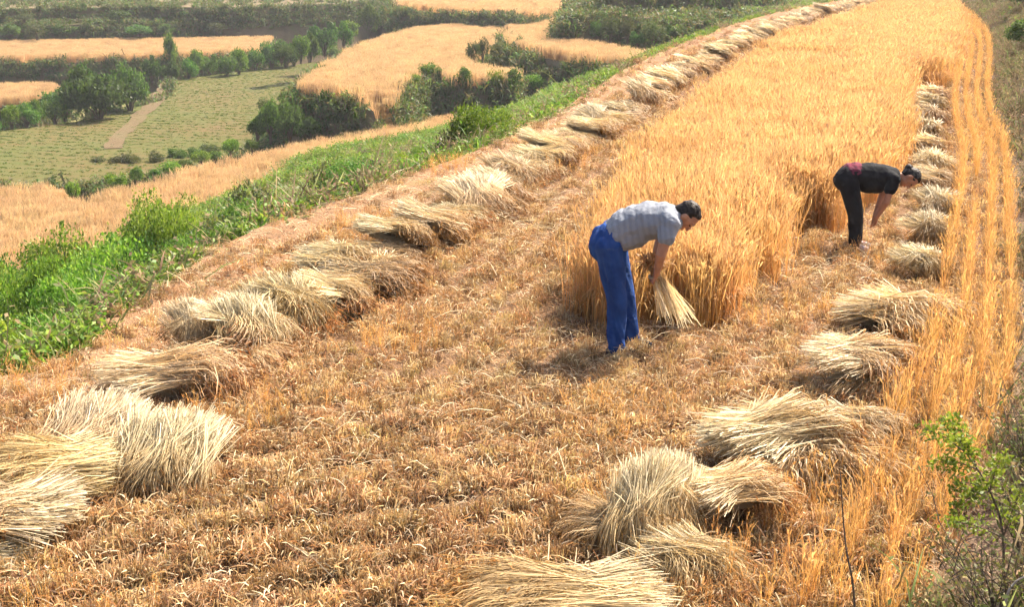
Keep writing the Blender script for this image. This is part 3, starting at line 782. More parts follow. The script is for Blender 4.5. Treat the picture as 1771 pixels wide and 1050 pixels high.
# ------------------------------------------------------------------ sheaves of cut wheat
C_BUTT, C_MID, C_TIP, C_EAR_SHADED = np.array([.92, .79, .54]), np.array([.82, .65, .39]), np.array([.46, .28, .12]), np.array([.30, .165, .065])  # golden ears coloured darker: the shade on them is put into the colour
def sheaf_meshes(seed, n=900, L=.95, wid=.40, hgt=.32, fan=1.35, jit=21, w=.0036, gold=0.0, nh=17):
    """a loose lying sheaf made of armfuls thrown together: butts near the origin, ears along +X"""
    r = np.random.default_rng(seed)
    k = 6; u = np.array([0, .3, .6, .80, .91, 1.0])
    hz = np.sort(r.random(nh)) ** .7                                   # height order of the armfuls
    hy = np.clip(r.normal(0, .55, nh), -1, 1) * np.sqrt(np.maximum(1.1 - hz ** 2, .15)) * wid * .85
    ha = np.radians(r.normal(0, jit, nh)); hx = r.normal(0, .07, nh); ht = r.normal(0, .05, nh)
    hc = r.uniform(.78, 1.12, nh); hg = np.clip(r.normal(gold, .2, nh), 0, 1)
    i = r.integers(0, nh, n)
    rad = .075 * np.sqrt(r.random(n)); ra = r.uniform(0, 6.283, n)
    y0 = np.cos(ra) * rad * 1.6; z0 = np.sin(ra) * rad * .8
    Ls = L * r.uniform(.75, 1.06, n)
    P = np.zeros((n, k, 3))
    x = r.normal(0, .045, n)[:, None] + Ls[:, None] * u
    own = np.radians(r.normal(0, 8.5, n))[:, None]                     # every straw lies a little askew
    y = y0[:, None] * (.8 + (fan - 1) * 2.4 * np.clip(u - .4, 0, 1) + 1.9 * np.clip(.45 - u, 0, 1)) + (u - .4) * L * own + r.normal(0, .0012, (n, k))
    xc = x - L * .45
    ca, sa = np.cos(ha[i])[:, None], np.sin(ha[i])[:, None]
    P[:, :, 0] = L * .45 + xc * ca - y * sa + hx[i][:, None]
    P[:, :, 1] = xc * sa + y * ca + hy[i][:, None] * (1 + (fan - 1) * u)
    droop = np.interp(u, [0, .80, .91, 1], [0, 0, .22, .62])
    rise = .10 + (hz[i] * hgt)[:, None] * (.62 + .55 * np.minimum(u, .7)) + z0[:, None] * (.9 + .4 * u + 2.2 * np.clip(.4 - u, 0, 1)) + ht[i][:, None] * (u - .4)
    P[:, :, 2] = rise * (1 - droop * r.uniform(.5, 1.1, n)[:, None]) + (u - .4) * L * np.radians(r.normal(0, 6.5, n))[:, None] + r.normal(0, .001, (n, k))
    P[:, :, 0] -= (droop * rise * .35)
    wild = r.random(n) < .10
    P[wild] += (u - .45)[None, :, None] * r.normal(0, .16, (wild.sum(), 1, 3)) * [.2, 1, .8]
    fl = r.uniform(.006, .05, n)[:, None]
    P[:, :, 2] = np.maximum(P[:, :, 2], fl)
    uu = u[None, :, None]
    C = np.where(uu < .5, C_BUTT * (1 - uu * 2) + C_MID * uu * 2, C_MID * (2 - uu * 2) + C_TIP * (uu * 2 - 1))
    g_ = hg[i][:, None, None]
    C = (C * (1 - g_) + np.array([.58, .40, .18]) * g_) * hc[i][:, None, None] * r.uniform(.45, 1.16, (n, 1, 1))
    t = unit(P[:, 3] - P[:, 0])
    S = unit(np.cross(t, r.normal(0, 1, (n, 3)) + [0, 0, .4]))
    A = ribbons(P, np.full((n, k), w) * r.uniform(.7, 1.4, (n, 1)), S, C)
    # packed inner mass so that one does not see through
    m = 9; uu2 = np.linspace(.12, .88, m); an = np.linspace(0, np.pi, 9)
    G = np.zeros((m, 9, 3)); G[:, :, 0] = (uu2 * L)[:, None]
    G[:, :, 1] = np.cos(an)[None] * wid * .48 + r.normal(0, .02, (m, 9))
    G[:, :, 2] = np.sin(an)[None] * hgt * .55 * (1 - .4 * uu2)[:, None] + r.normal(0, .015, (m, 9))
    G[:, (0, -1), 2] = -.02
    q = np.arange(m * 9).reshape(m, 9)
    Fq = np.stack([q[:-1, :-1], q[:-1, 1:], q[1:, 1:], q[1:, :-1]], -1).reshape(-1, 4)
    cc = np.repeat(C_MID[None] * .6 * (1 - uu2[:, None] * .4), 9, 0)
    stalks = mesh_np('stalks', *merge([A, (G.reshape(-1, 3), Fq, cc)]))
    # ears with awns
    d = unit(P[:, -1] - P[:, -2] + r.normal(0, .06, (n, 3)) + [0, 0, -.05])
    ue = np.array([0, .3, .75, 1]); E = P[:, -1][:, None] + d[:, None] * (ue * .085)[None, :, None]
    E[:, :, 2] = np.maximum(E[:, :, 2], .008)
    EC = np.tile(C_EAR_SHADED, (n, 4, 1)) * r.uniform(.6, 1.5, (n, 1, 1)) * (1 + gold)
    W = np.tile([.003, .008, .007, .001], (n, 1))
    p1 = ribbons(E, W, S, EC); p2 = ribbons(E, W, unit(np.cross(S, d)), EC)
    Aw = np.stack([E[:, 1], E[:, 3] + d * .06 + r.normal(0, .025, (n, 3))], 1); Aw[:, :, 2] = np.maximum(Aw[:, :, 2], .006)
    p3 = ribbons(Aw, np.tile([.0018, .0008], (n, 1)), S, EC[:, :2] * 1.3)
    heads = mesh_np('grain_heads', *merge([p1, p2, p3]))
    stalks.materials.append(M_STRAW); heads.materials.append(M_STRAW)
    return stalks, heads
SHEAF = [sheaf_meshes(500 + i, 1500, L=.86 + .03 * i, wid=.30 + .03 * (i % 3), hgt=.22 + .03 * (i % 3), gold=(0, 0, .25, .1, .5)[i % 5]) for i in range(7)]
SHEAF_FAR = [sheaf_meshes(600 + i, 420, L=.9, wid=.32, hgt=.26, w=.0065) for i in range(4)]
SHEAF_WIDE = sheaf_meshes(700, 2000, L=.85, wid=.62, hgt=.20, fan=1.1, jit=8, nh=22)
SHEAF_GOLD = sheaf_meshes(701, 1900, L=1.05, wid=.42, hgt=.30, fan=1.4, gold=.55, nh=20)

def sheaf(meshes, px, py, deg, label, group, pitch=0, roll=0, s=1.0, lift=0.0, sy=1.0, sz=1.0, mid=True):
    """px, py: where the middle of its underside lies; deg: heading of the ears (0 = right, -90 = towards the camera)"""
    s *= .83; sz *= .72
    p = np.array(gp(px, py, .13)); a = math.radians(deg); L = .95 * s
    if mid: p[:2] -= np.array([math.cos(a), math.sin(a)]) * L / 2 * math.cos(math.radians(pitch))
    z = float(fz(np.array([p[0]]), np.array([p[1]]))[0]) + .03 + lift + max(0, L * math.sin(math.radians(pitch)))
    e = empty('wheat_sheaf', (p[0], p[1], z), (math.radians(roll), math.radians(pitch), a), (s, s * sy, s * sz))
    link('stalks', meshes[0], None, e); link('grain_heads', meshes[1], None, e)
    return tag(e, label, 'sheaf', group)
GL, GR = 'sheaves in the long left row', 'sheaves in the row on the right'
# near end of the left row
sheaf(SHEAF[0], -35, 915, 205, 'pale sheaf cut off by the left edge, stalk ends pointing right', GL, s=1.0, sy=1.1, lift=.05)
sheaf(SHEAF[3], -110, 960, 200, 'lowest pale sheaf at the left edge, mostly outside the picture', GL, s=.9)
sheaf(SHEAF_GOLD, 90, 825, 196, 'golden sheaf lying across the near end of the left row', GL, s=.85, lift=.10)
sheaf(SHEAF_WIDE, 290, 815, -96, 'broad pale sheaf leaning steeply with its stalk ends up', GL, pitch=26, s=.80, lift=-.05)
sheaf(SHEAF_WIDE, 165, 772, -100, 'pale sheaf leaning behind the golden one in the left row', GL, pitch=26, s=.74, lift=0)
sheaf(SHEAF[1], 345, 745, -20, 'small pale sheaf sticking out right of the steep leaning one', GL, s=.6)
sheaf(SHEAF[5], 300, 655, 12, 'long flat pale sheaf lying between the two leaning ones', GL, s=1.08, sy=.9)
sheaf(SHEAF[0], 335, 585, -75, 'small upright pale sheaf left of the spiky one', GL, pitch=38, s=.55)
sheaf(SHEAF_WIDE, 430, 590, -60, 'spiky pale sheaf fanned upward beside the dark eared one', GL, pitch=36, s=.68, sy=.8)
sheaf(SHEAF[4], 500, 545, -58, 'sheaf with shade-darkened ears facing the camera in the left row', GL, pitch=20, s=.84, sz=1.25)
sheaf(SHEAF[6], 640, 482, -14, 'thick pale sheaf with dark hollow under its right end', GL, s=1.0, sz=1.2)
sheaf(SHEAF[2], 590, 465, -38, 'bright sheaf just behind the thick pale one in the left row', GL, s=.95, lift=.08)
# the long left row going away
row = catmull([gp(*p) for p in [(420, 628), (500, 560), (575, 505), (660, 452), (760, 390), (880, 315), (985, 245), (1080, 195), (1165, 140), (1240, 98), (1310, 66), (1375, 38), (1430, 20), (1500, 6)]] + [(22.6, 75, 0), (26, 84, 0)], 14)
ORD = ['first', 'second', 'third', 'fourth', 'fifth', 'sixth', 'seventh', 'eighth', 'ninth', 'tenth', 'eleventh', 'twelfth', 'thirteenth', 'fourteenth', 'fifteenth', 'sixteenth', 'seventeenth', 'eighteenth', 'nineteenth', 'twentieth']
dist = np.r_[0, np.cumsum(np.linalg.norm(np.diff(row, axis=0), axis=1))]
rr = random.Random(9)
d_, i = 0.25, 0
def to_px(p):
    cp, sp = math.cos(PITCH), math.sin(PITCH); dz = p[2] - CAM_H
    dep = p[1] * cp - dz * sp; v = (p[1] * sp + dz * cp) / dep
    return 885.5 + F_PX * p[0] / dep, 525 - F_PX * v
while d_ < dist[-1]:
    q = np.array([np.interp(d_, dist, row[:, a]) for a in range(3)])
    tx, ty = to_px(q)
    if i < 20: lab = ORD[i] + ' overlapping sheaf of the left row counted up from the long flat one'
    else: lab = 'small pale sheaf in the distant stretch of the left row'
    far = q[1] > 24
    m = rr.choice(SHEAF_FAR) if far else SHEAF[i % 7]
    sheaf(m, tx + rr.uniform(-.16, .16) * 2200 / q[1], ty, rr.uniform(-75, 20), lab, GL if i < 20 else 'distant sheaves of the left row', s=rr.uniform(.74, 1.06), roll=rr.uniform(-10, 10), pitch=rr.choice([0, 6, 12, 20]), sz=rr.uniform(.7, 1.15), lift=rr.choice([0, 0, .06]))
    d_ += rr.uniform(.34, .56) if not far else rr.uniform(.62, .98)
    i += 1
for j, (x, y) in enumerate([(1452, 40), (1470, 30), (1488, 42), (1505, 28), (1482, 18), (1520, 16), (1462, 48), (1500, 10)]):
    sheaf(SHEAF_FAR[j % 4], x, y, rr.uniform(-60, 20), 'small pale sheaf of the short cluster beside the far left row', 'far cluster of sheaves', s=rr.uniform(.9, 1.2), sz=1.2)
# right row, near to far
sheaf(SHEAF_GOLD, 975, 1042, 178, 'long golden sheaf lying flat at the bottom edge', GR, s=1.05, sy=.7, sz=.55)
sheaf(SHEAF[2], 1110, 915, -112, 'upright tufted sheaf with pale stalk ends up, in the near right pile', GR, pitch=34, s=.74, sy=.7, sz=1.0)
sheaf(SHEAF[0], 1165, 900, -100, 'pale spiky sheaf in the middle of the near right pile', GR, pitch=32, s=.70, sy=.7)
sheaf(SHEAF_GOLD, 1262, 878, 12, 'golden sheaf spreading to the right of the near right pile', GR, s=.62, lift=.08, sz=1.1)
sheaf(SHEAF[4], 1200, 965, -38, 'brown sheaf with ears fanned to the lower right of the pile', GR, s=.62, pitch=10, sz=1.2)
sheaf(SHEAF[5], 1055, 900, 172, 'flattened thin sheaf poking left out of the near right pile', GR, s=.55)
sheaf(SHEAF[5], 1345, 790, 28, 'long pale sheaf with stalk ends reaching left toward the stubble', GR, s=.95, lift=.12, sz=1.1)
sheaf(SHEAF_GOLD, 1415, 800, -72, 'big mounded sheaf with dark shaded ears in front', GR, s=.78, sy=1.3, sz=1.35)
sheaf(SHEAF[1], 1490, 755, -28, 'pale loose sheaf spilling right from the big mound', GR, s=.75, lift=.05)
sheaf(SHEAF[0], 1505, 640, -4, 'wide flat pale sheaf lying above the dark eared mound', GR, s=.88, lift=.14)
sheaf(SHEAF[4], 1510, 655, -70, 'sheaf with dark ears under the wide flat pale one', GR, s=.66, sy=1.25, sz=1.1)
sheaf(SHEAF_GOLD, 1555, 545, -52, 'rounded golden sheaf curving over a dark hollow', GR, s=.92, sy=1.2, sz=1.2)
sheaf(SHEAF[3], 1525, 535, -20, 'small pale sheaf tucked under the rounded golden one', GR, s=.5)
for j, (x, y) in enumerate([(1598, 462), (1612, 402), (1618, 356), (1616, 318), (1606, 288), (1602, 258), (1603, 232), (1606, 207), (1610, 186), (1613, 168)]):
    sheaf(SHEAF[(j * 3) % 7] if j < 5 else SHEAF_FAR[j % 4], x, y, -78 + rr.uniform(-25, 35), ORD[j] + ' bushy sheaf up the right row past the rounded golden one', GR, s=.62 + .02 * j, sy=1.1, sz=1.35, pitch=14)

# ------------------------------------------------------------------ people
def blob_mesh(name, blobs, voxel, smooth_it=6, fold=None):
    """one continuous surface grown round many overlapping ellipsoids: (centre, radii, 3x3 axes or None)"""
    bm = bmesh.new()
    for c, r, ax in blobs:
        M = Matrix(ax).transposed().to_4x4() if ax is not None else Matrix.Identity(4)
        M = Matrix.Translation(c) @ M @ Matrix.Diagonal((*r, 1))
        bmesh.ops.create_icosphere(bm, subdivisions=2, radius=1, matrix=M)
    me = bpy.data.meshes.new(name); bm.to_mesh(me); bm.free()
    o = bpy.data.objects.new(name, me); COL.objects.link(o)
    m = o.modifiers.new('r', 'REMESH'); m.mode = 'VOXEL'; m.voxel_size = voxel
    m = o.modifiers.new('s', 'SMOOTH'); m.factor = .5; m.iterations = smooth_it
    dg = bpy.context.evaluated_depsgraph_get()
    out = bpy.data.meshes.new_from_object(o.evaluated_get(dg))
    bpy.data.objects.remove(o); bpy.data.meshes.remove(me)
    out.name = name
    n = len(out.vertices); co = np.zeros(n * 3, np.float32); no = np.zeros(n * 3, np.float32)
    out.vertices.foreach_get('co', co); out.vertices.foreach_get('normal', no)
    co = co.reshape(-1, 3); no = no.reshape(-1, 3)
    if fold:
        a, f1, f2 = fold
        d = fbm(co[:, 2] * f1 + co[:, 0] * f2, co[:, 0] * f2 - co[:, 1] * f2 + co[:, 2] * f1 * .4, 61) - .5
        co = co + no * (d * a)[:, None]
        out.vertices.foreach_set('co', co.astype(np.float32).ravel())
    out.polygons.foreach_set('use_smooth', np.ones(len(out.polygons), bool))
    out.update()
    return out

def limb(p0, p1, r0, r1, flat=1.0):
    p0, p1 = np.array(p0, float), np.array(p1, float)
    n = max(3, int(np.linalg.norm(p1 - p0) / (min(r0, r1) * .45)) + 1)
    res = []
    for t in np.linspace(0, 1, n):
        rad = r0 + (r1 - r0) * t
        res.append((tuple(p0 + (p1 - p0) * t), (rad, rad * flat, rad), None))
    return res
def chain(pts, rads, flat=1.0):
    res = []
    for a in range(len(pts) - 1): res += limb(pts[a], pts[a + 1], rads[a], rads[a + 1], flat)
    return res
def torso(pts, rads):
    """rads: (thickness, width) per point"""
    res = []
    for a in range(len(pts) - 1):
        for t in np.linspace(0, 1, 6):
            p = np.array(pts[a]) * (1 - t) + np.array(pts[a + 1]) * t
            q = np.array(rads[a]) * (1 - t) + np.array(rads[a + 1]) * t
            res.append((tuple(p), (q[0], q[1], q[0]), None))
    return res
def head_axes(h, f):
    h = Vector(h).normalized(); f = Vector(f); f = (f - h * f.dot(h)).normalized()
    return f, h.cross(f), h                          # face, side, up
def hand(wr, grip, side, bend):
    """palm from wrist towards grip, five curled fingers; side = direction across the knuckles, bend = way the fingers curl"""
    wr, grip = np.array(wr), np.array(grip); d = unit(grip - wr); side = unit(np.array(side, float)); bend = unit(np.array(bend, float))
    res = []
    pc = wr + d * .045
    res += limb(wr, wr + d * .02, .024, .026)
    for k in (-1, 0, 1): res += limb(wr + d * .02, pc + d * .035 + side * k * .022, .018, .015)
    for k, l in zip((-1.5, -.5, .5, 1.5), (.026, .031, .029, .022)):
        a = pc + d * .036 + side * k * .0185
        b = a + d * l * .8 + bend * l * .5
        c = b - d * l * .15 + bend * l * 1.0
        e = c - d * l * .8 + bend * l * .1
        res += chain([a, b, c, e], [.0095, .009, .0085, .0075])
    t0 = wr + d * .022 - side * .022; t1 = t0 - side * .022 + d * .022 + bend * .014; t2 = t1 + d * .02 + bend * .026 + side * .008
    res += chain([t0, t1, t2], [.013, .0105, .009])
    return res

def cloth_mat(name, c1, c2, scale, rough=.9, stripes=False):
    m, nt, bs, out = new_mat(name)
    N, L = nt.nodes, nt.links
    tc = N.new('ShaderNodeTexCoord'); tx = N.new('ShaderNodeTexWave' if stripes else 'ShaderNodeTexNoise')
    tx.inputs['Scale'].default_value = scale
    if stripes:
        tx.bands_direction = 'X'; tx.inputs['Distortion'].default_value = .4
    L.new(tc.outputs['Object'], tx.inputs['Vector'])
    rp = N.new('ShaderNodeValToRGB'); rp.color_ramp.elements[0].color = (*c1, 1); rp.color_ramp.elements[1].color = (*c2, 1)
    rp.color_ramp.elements[0].position = .3; rp.color_ramp.elements[1].position = .7
    L.new(tx.outputs['Fac'], rp.inputs[0]); L.new(rp.outputs[0], bs.inputs['Base Color'])
    n2 = N.new('ShaderNodeTexNoise'); n2.inputs['Scale'].default_value = 260; L.new(tc.outputs['Object'], n2.inputs['Vector'])
    bp = N.new('ShaderNodeBump'); bp.inputs['Strength'].default_value = .25; bp.inputs['Distance'].default_value = .004
    L.new(n2.outputs['Fac'], bp.inputs['Height']); L.new(bp.outputs[0], bs.inputs['Normal'])
    n3 = N.new('ShaderNodeTexNoise'); n3.inputs['Scale'].default_value = 11; n3.inputs['Detail'].default_value = 3; n3.inputs['Distortion'].default_value = 1.2; L.new(tc.outputs['Object'], n3.inputs['Vector'])
    b3 = N.new('ShaderNodeBump'); b3.inputs['Strength'].default_value = .55; b3.inputs['Distance'].default_value = .03
    L.new(n3.outputs['Fac'], b3.inputs['Height']); L.new(bp.outputs[0], b3.inputs['Normal']); L.new(b3.outputs[0], bs.inputs['Normal'])
    bs.inputs['Roughness'].default_value = rough; bs.inputs['Specular IOR Level'].default_value = .15
    return m
M_SKIN = cloth_mat('skin', (.36, .17, .10), (.44, .22, .135), 14, .55)
M_SHIRT = cloth_mat('striped_shirt', (.09, .10, .13), (.36, .38, .42), 34, stripes=True)
M_JEANS = cloth_mat('blue_trousers', (.010, .034, .14), (.022, .07, .25), 7)
M_BLACK = cloth_mat('black_cloth', (.010, .010, .012), (.018, .018, .02), 12)
M_HAIR = cloth_mat('hair', (.012, .009, .008), (.035, .025, .02), 60, .5)
M_PINK = cloth_mat('pink_cloth', (.24, .04, .07), (.03, .01, .02), 22)
M_SHOE = cloth_mat('shoe', (.02, .025, .04), (.05, .05, .06), 20, .7)
M_SHOEW = cloth_mat('pale_shoe', (.55, .50, .48), (.35, .12, .12), 26, .7)

def person(loc, rotz, label, P):
    me = blob_mesh('person', P['body'], .0065, 3)
    o = link('person', me, M_SKIN)
    o.location = loc; o.rotation_euler = (0, 0, rotz)
    tag(o, label, 'person')
    for name, blobs, mat, vox, fold, sm in P['parts']:
        link(name, blob_mesh(name, blobs, vox, sm, fold), mat, o)
    return o

def head(c, h, f, r=1.0):
    f, sd, h = head_axes(h, f); c = Vector(c); ax = (tuple(f), tuple(sd), tuple(h))
    v = lambda a, b, d: tuple(c + f * a * r + sd * b * r + h * d * r)
    body = [(v(0, 0, .015), (.094 * r, .076 * r, .105 * r), ax), (v(.022, 0, -.055), (.066 * r, .058 * r, .068 * r), ax),   # skull, jaw
            (v(.062, 0, -.092), (.026 * r, .028 * r, .022 * r), ax),                                                       # chin
            (v(.098, 0, -.012), (.016 * r, .011 * r, .022 * r), ax), (v(.104, 0, -.030), (.017 * r, .016 * r, .012 * r), ax),  # nose
            (v(.082, 0, .030), (.018 * r, .052 * r, .012 * r), ax), (v(.086, 0, -.062), (.012 * r, .026 * r, .012 * r), ax)]     # brow, lips
    for k in (-1, 1): body.append((v(-.005, k * .080, -.012), (.022 * r, .011 * r, .034 * r), ax))                         # ears
    hair = [(v(-.016, 0, .030), (.096 * r, .081 * r, .099 * r), ax), (v(-.048, 0, -.026), (.054 * r, .068 * r, .060 * r), ax), (v(.024, 0, .086), (.05 * r, .058 * r, .030 * r), ax)]
    eyes = [[(v(.078, k * .032, .004), (.012 * r, .014 * r, .008 * r), ax)] for k in (-1, 1)]
    return body, hair, eyes

# the man in blue trousers
hb, hh, he = head((.462, -.01, 1.135), (.84, -.05, .36), (.40, -.12, -.90), 1.04)
shN, shF = (.335, -.175, 1.10), (.355, .175, 1.10)
elN, elF = (.265, -.235, .865), (.275, .215, .865)
wrN, wrF = (.245, -.100, .685), (.225, .085, .690)
grN, grF = (.225, -.030, .600), (.215, .020, .635)
t_pts = [(-.12, 0, .92), (.0, 0, 1.02), (.15, 0, 1.09), (.28, 0, 1.105), (.355, 0, 1.10)]
body = torso(t_pts, [(.12, .15), (.115, .145), (.125, .155), (.12, .165), (.085, .13)])
body += chain([(.36, 0, 1.12), (.41, -.005, 1.13)], [.062, .056]) + hb
body += chain([shN, elN, wrN], [.056, .043, .029]) + chain([shF, elF, wrF], [.056, .043, .029])
body += hand(wrN, grN, (.3, .1, .9), (.2, .9, -.2)) + hand(wrF, grF, (.3, .1, .9), (.2, -.9, -.2))
legN = [(-.125, -.095, .90), (-.065, -.125, .47), (-.055, -.125, .075)]
legF = [(-.115, .095, .90), (.005, .105, .475), (.055, .115, .075)]
body += chain(legN, [.085, .055, .04]) + chain(legF, [.085, .055, .04])
trou = chain(legN, [.120, .088, .074]) + chain(legF, [.120, .086, .072]) + torso([(-.150, 0, .885), (-.115, 0, .950), (-.06, 0, .985)], [(.145, .185), (.14, .18), (.115, .16)])
shirt = torso([(-.075, 0, .985), (.0, 0, 1.035), (.15, 0, 1.085), (.28, 0, 1.105), (.36, 0, 1.105)], [(.125, .172), (.15, .178), (.158, .188), (.145, .188), (.098, .14)])
shirt += torso([(-.02, 0, .945), (.08, 0, .995)], [(.10, .165), (.12, .17)])
mix = lambda a, b, t: tuple(np.array(a) * (1 - t) + np.array(b) * t)
shirt += chain([(.31, -.14, 1.12), shN, mix(shN, elN, .40)], [.085, .084, .080]) + chain([(.33, .14, 1.12), shF, mix(shF, elF, .40)], [.085, .084, .080])
def shoe(an, L=.25):
    x, y, z = an
    return chain([(x - .05, y, .038), (x + .06, y, .040), (x + L - .10, y, .030)], [.042, .044, .034]) + [((x - .02, y, .075), (.05, .042, .05), None)]
MAN = gp(1078, 607)
MAN = (MAN[0], MAN[1], float(fz(np.array([MAN[0]]), np.array([MAN[1]]))[0]) - .01)
person(MAN, math.radians(-4), 'man in striped grey shirt and blue trousers bending over a wheat bundle', dict(body=body, parts=[
    ('shirt', shirt, M_SHIRT, .011, (.034, 9, 11), 5), ('trousers', trou, M_JEANS, .011, (.055, 5, 12), 5), ('hair', hh, M_HAIR, .009, (.01, 60, 60), 3),
    ('shoe', shoe(legN[2]), M_SHOE, .010, None, 4), ('shoe', shoe(legF[2]), M_SHOE, .010, None, 4), ('eye', he[0], M_HAIR, .005, None, 1), ('eye', he[1], M_HAIR, .005, None, 1)]))

# the woman in black
hb, hh, he = head((.545, -.01, .795), (.86, -.03, .10), (.15, -.25, -.95), .98)
shN, shF = (.345, -.155, .80), (.36, .155, .80)
elN, elF = (.275, -.185, .555), (.31, .175, .56)
wrN, wrF = (.205, -.10, .375), (.235, .085, .37)
body = torso([(-.10, 0, .77), (.02, 0, .83), (.18, 0, .84), (.30, 0, .82), (.365, 0, .81)], [(.115, .14), (.10, .125), (.105, .13), (.10, .14), (.072, .11)])
body += chain([(.37, 0, .815), (.47, 0, .80)], [.052, .047]) + hb
body += chain([shN, elN, wrN], [.046, .036, .025]) + chain([shF, elF, wrF], [.046, .036, .025])
body += hand(wrN, (.175, -.06, .285), (.4, .2, .6), (.3, .8, -.1)) + hand(wrF, (.21, .03, .285), (.4, -.2, .6), (.3, -.8, -.1))
legN = [(-.10, -.085, .74), (-.015, -.105, .40), (-.005, -.095, .065)]
legF = [(-.09, .085, .74), (.035, .085, .40), (.055, .085, .065)]
body += chain(legN, [.08, .05, .035]) + chain(legF, [.08, .05, .035])
trou = chain(legN, [.112, .082, .064]) + chain(legF, [.112, .080, .062]) + torso([(-.125, 0, .765), (-.09, 0, .81), (-.04, 0, .83)], [(.130, .170), (.128, .165), (.105, .15)])
shirt = torso([(.0, 0, .815), (.13, 0, .815), (.25, 0, .81), (.36, 0, .815)], [(.125, .155), (.142, .162), (.130, .165), (.088, .125)]) + torso([(.10, 0, .735), (.20, 0, .735)], [(.115, .15), (.115, .15)])
shirt += chain([(.32, -.12, .815), shN, mix(shN, elN, .42)], [.075, .072, .068]) + chain([(.34, .12, .815), shF, mix(shF, elF, .42)], [.075, .072, .068])
band = torso([(-.075, 0, .842), (-.01, 0, .845)], [(.108, .150), (.108, .148)])
f_, s_, h_ = head_axes((.86, -.03, .10), (.15, -.25, -.95))
bun = [(tuple(Vector((.545, -.01, .795)) - f_ * .105 + h_ * .0), (.045, .045, .045), None), (tuple(Vector((.545, -.01, .795)) - f_ * .07), (.04, .04, .04), None)]
WOM = gp(1474, 431)
WOM = (WOM[0], WOM[1], float(fz(np.array([WOM[0]]), np.array([WOM[1]]))[0]) - .01)
person(WOM, math.radians(-3), 'woman in black shirt and trousers bent low beside the right row', dict(body=body, parts=[
    ('shirt', shirt, M_BLACK, .010, (.022, 9, 7), 5), ('trousers', trou, M_BLACK, .010, (.025, 6, 9), 5), ('waistband', band, M_PINK, .010, (.02, 20, 14), 3),
    ('hair', hh + bun, M_HAIR, .009, (.012, 50, 50), 3), ('shoe', shoe(legN[2], .23), M_SHOEW, .010, None, 4), ('shoe', shoe(legF[2], .23), M_SHOEW, .010, None, 4),
    ('eye', he[0], M_HAIR, .005, None, 1), ('eye', he[1], M_HAIR, .005, None, 1)]))

# the bundle the man is binding: stands on its stalk ends, tied where he grips it
r = np.random.default_rng(91)
n, k = 120, 7
u = np.linspace(0, 1, k)
a = r.uniform(0, 6.283, n); q = np.sqrt(r.random(n))
prof_r = np.interp(u, [0, .45, .72, .8, 1], [.085, .06, .035, .035, .065])
P = np.zeros((n, k, 3))
P[:, :, 0] = .22 * (1 - u)[None] + (np.cos(a) * q)[:, None] * prof_r[None] * 1.5 + (.72 - u)[None] * r.normal(0, .065, n)[:, None] + r.normal(0, .004, (n, k))
P[:, :, 1] = (np.sin(a) * q)[:, None] * prof_r[None] + (.72 - u)[None] * r.normal(0, .08, n)[:, None] + r.normal(0, .004, (n, k))
P[:, :, 2] = np.maximum(.66 + (u - .8)[None] * r.uniform(.34, .56, n)[:, None], .03)
C = (C_BUTT * (1 - u)[None, :, None] + C_TIP * u[None, :, None]) * r.uniform(.6, 1.15, (n, 1, 1))
S = rand_side(n, r, .1)
d = unit(P[:, -1] - P[:, -2] + r.normal(0, .2, (n, 3)))
E = P[:, -1][:, None] + d[:, None] * (np.array([0, .3, .75, 1]) * .09)[None, :, None]
e = empty('wheat_sheaf', (MAN[0] + .215, MAN[1] - .01, MAN[2]))
link('stalks', mesh_np('stalks', *ribbons(P, np.full((n, k), .0034), S, C)), M_STRAW, e)
link('grain_heads', mesh_np('grain_heads', *ribbons(E, np.tile([.003, .009, .008, .001], (n, 1)), S, np.tile(C_EAR_SHADED * 1.2, (n, 4, 1)) * r.uniform(.7, 1.3, (n, 1, 1)))), M_STRAW, e)
v, f = tube([(.055 * math.cos(t) + .03, .045 * math.sin(t), .63 + .008 * math.sin(3 * t)) for t in np.linspace(0, 6.283, 17)], [.009] * 17, 6)
link('straw_tie', mesh_np('straw_tie', v, f, np.tile(C_MID * .8, (len(v), 1)), True), M_STRAW, e)
tag(e, 'upright wheat bundle gripped by the man in blue trousers', 'sheaf')

# ------------------------------------------------------------------ plants near the lens on the right
def at(px, py, y):
    u, v = (px - 885.5) / F_PX, (525.0 - py) / F_PX
    cp, sp = math.cos(PITCH), math.sin(PITCH)
    d = np.array((u, cp + v * sp, -sp + v * cp))
    return np.array((0, 0, CAM_H)) + d * (y / d[1])
def ground_under(p):
    k = np.linspace(0, 1, 500); best = None
    for q in np.linspace(0, 6, 90):
        Bp = bank_point(k, np.full(500, q))
        j = np.argmin((Bp[:, 0] - p[0]) ** 2 + (Bp[:, 1] - p[1]) ** 2)
        dd = (Bp[j, 0] - p[0]) ** 2 + (Bp[j, 1] - p[1]) ** 2
        if best is None or dd < best[0]: best = (dd, Bp[j, 2])
    return best[1]
M_TWIG = soil_mat('twig', [(.10, .075, .05), (.20, .16, .12)], 12, 80)
M_PALETWIG = soil_mat('pale_twig', [(.30, .26, .21), (.45, .41, .35)], 12, 80)
# bare upright stem
p0, p1, p2 = at(1478, 1060, 4.2), at(1462, 940, 4.2), at(1453, 815, 4.22)
root = np.array([p0[0] + .03, p0[1] + .02, ground_under(p0) - .05])
c = catmull([root, p0, p1, p2], 6)
o = link('bare_stem', mesh_np('bare_stem', *tube(c, np.linspace(.006, .002, len(c)), 6), None, True), M_TWIG)
tag(o, 'thin bare brown stem rising from the bottom edge', 'stem')
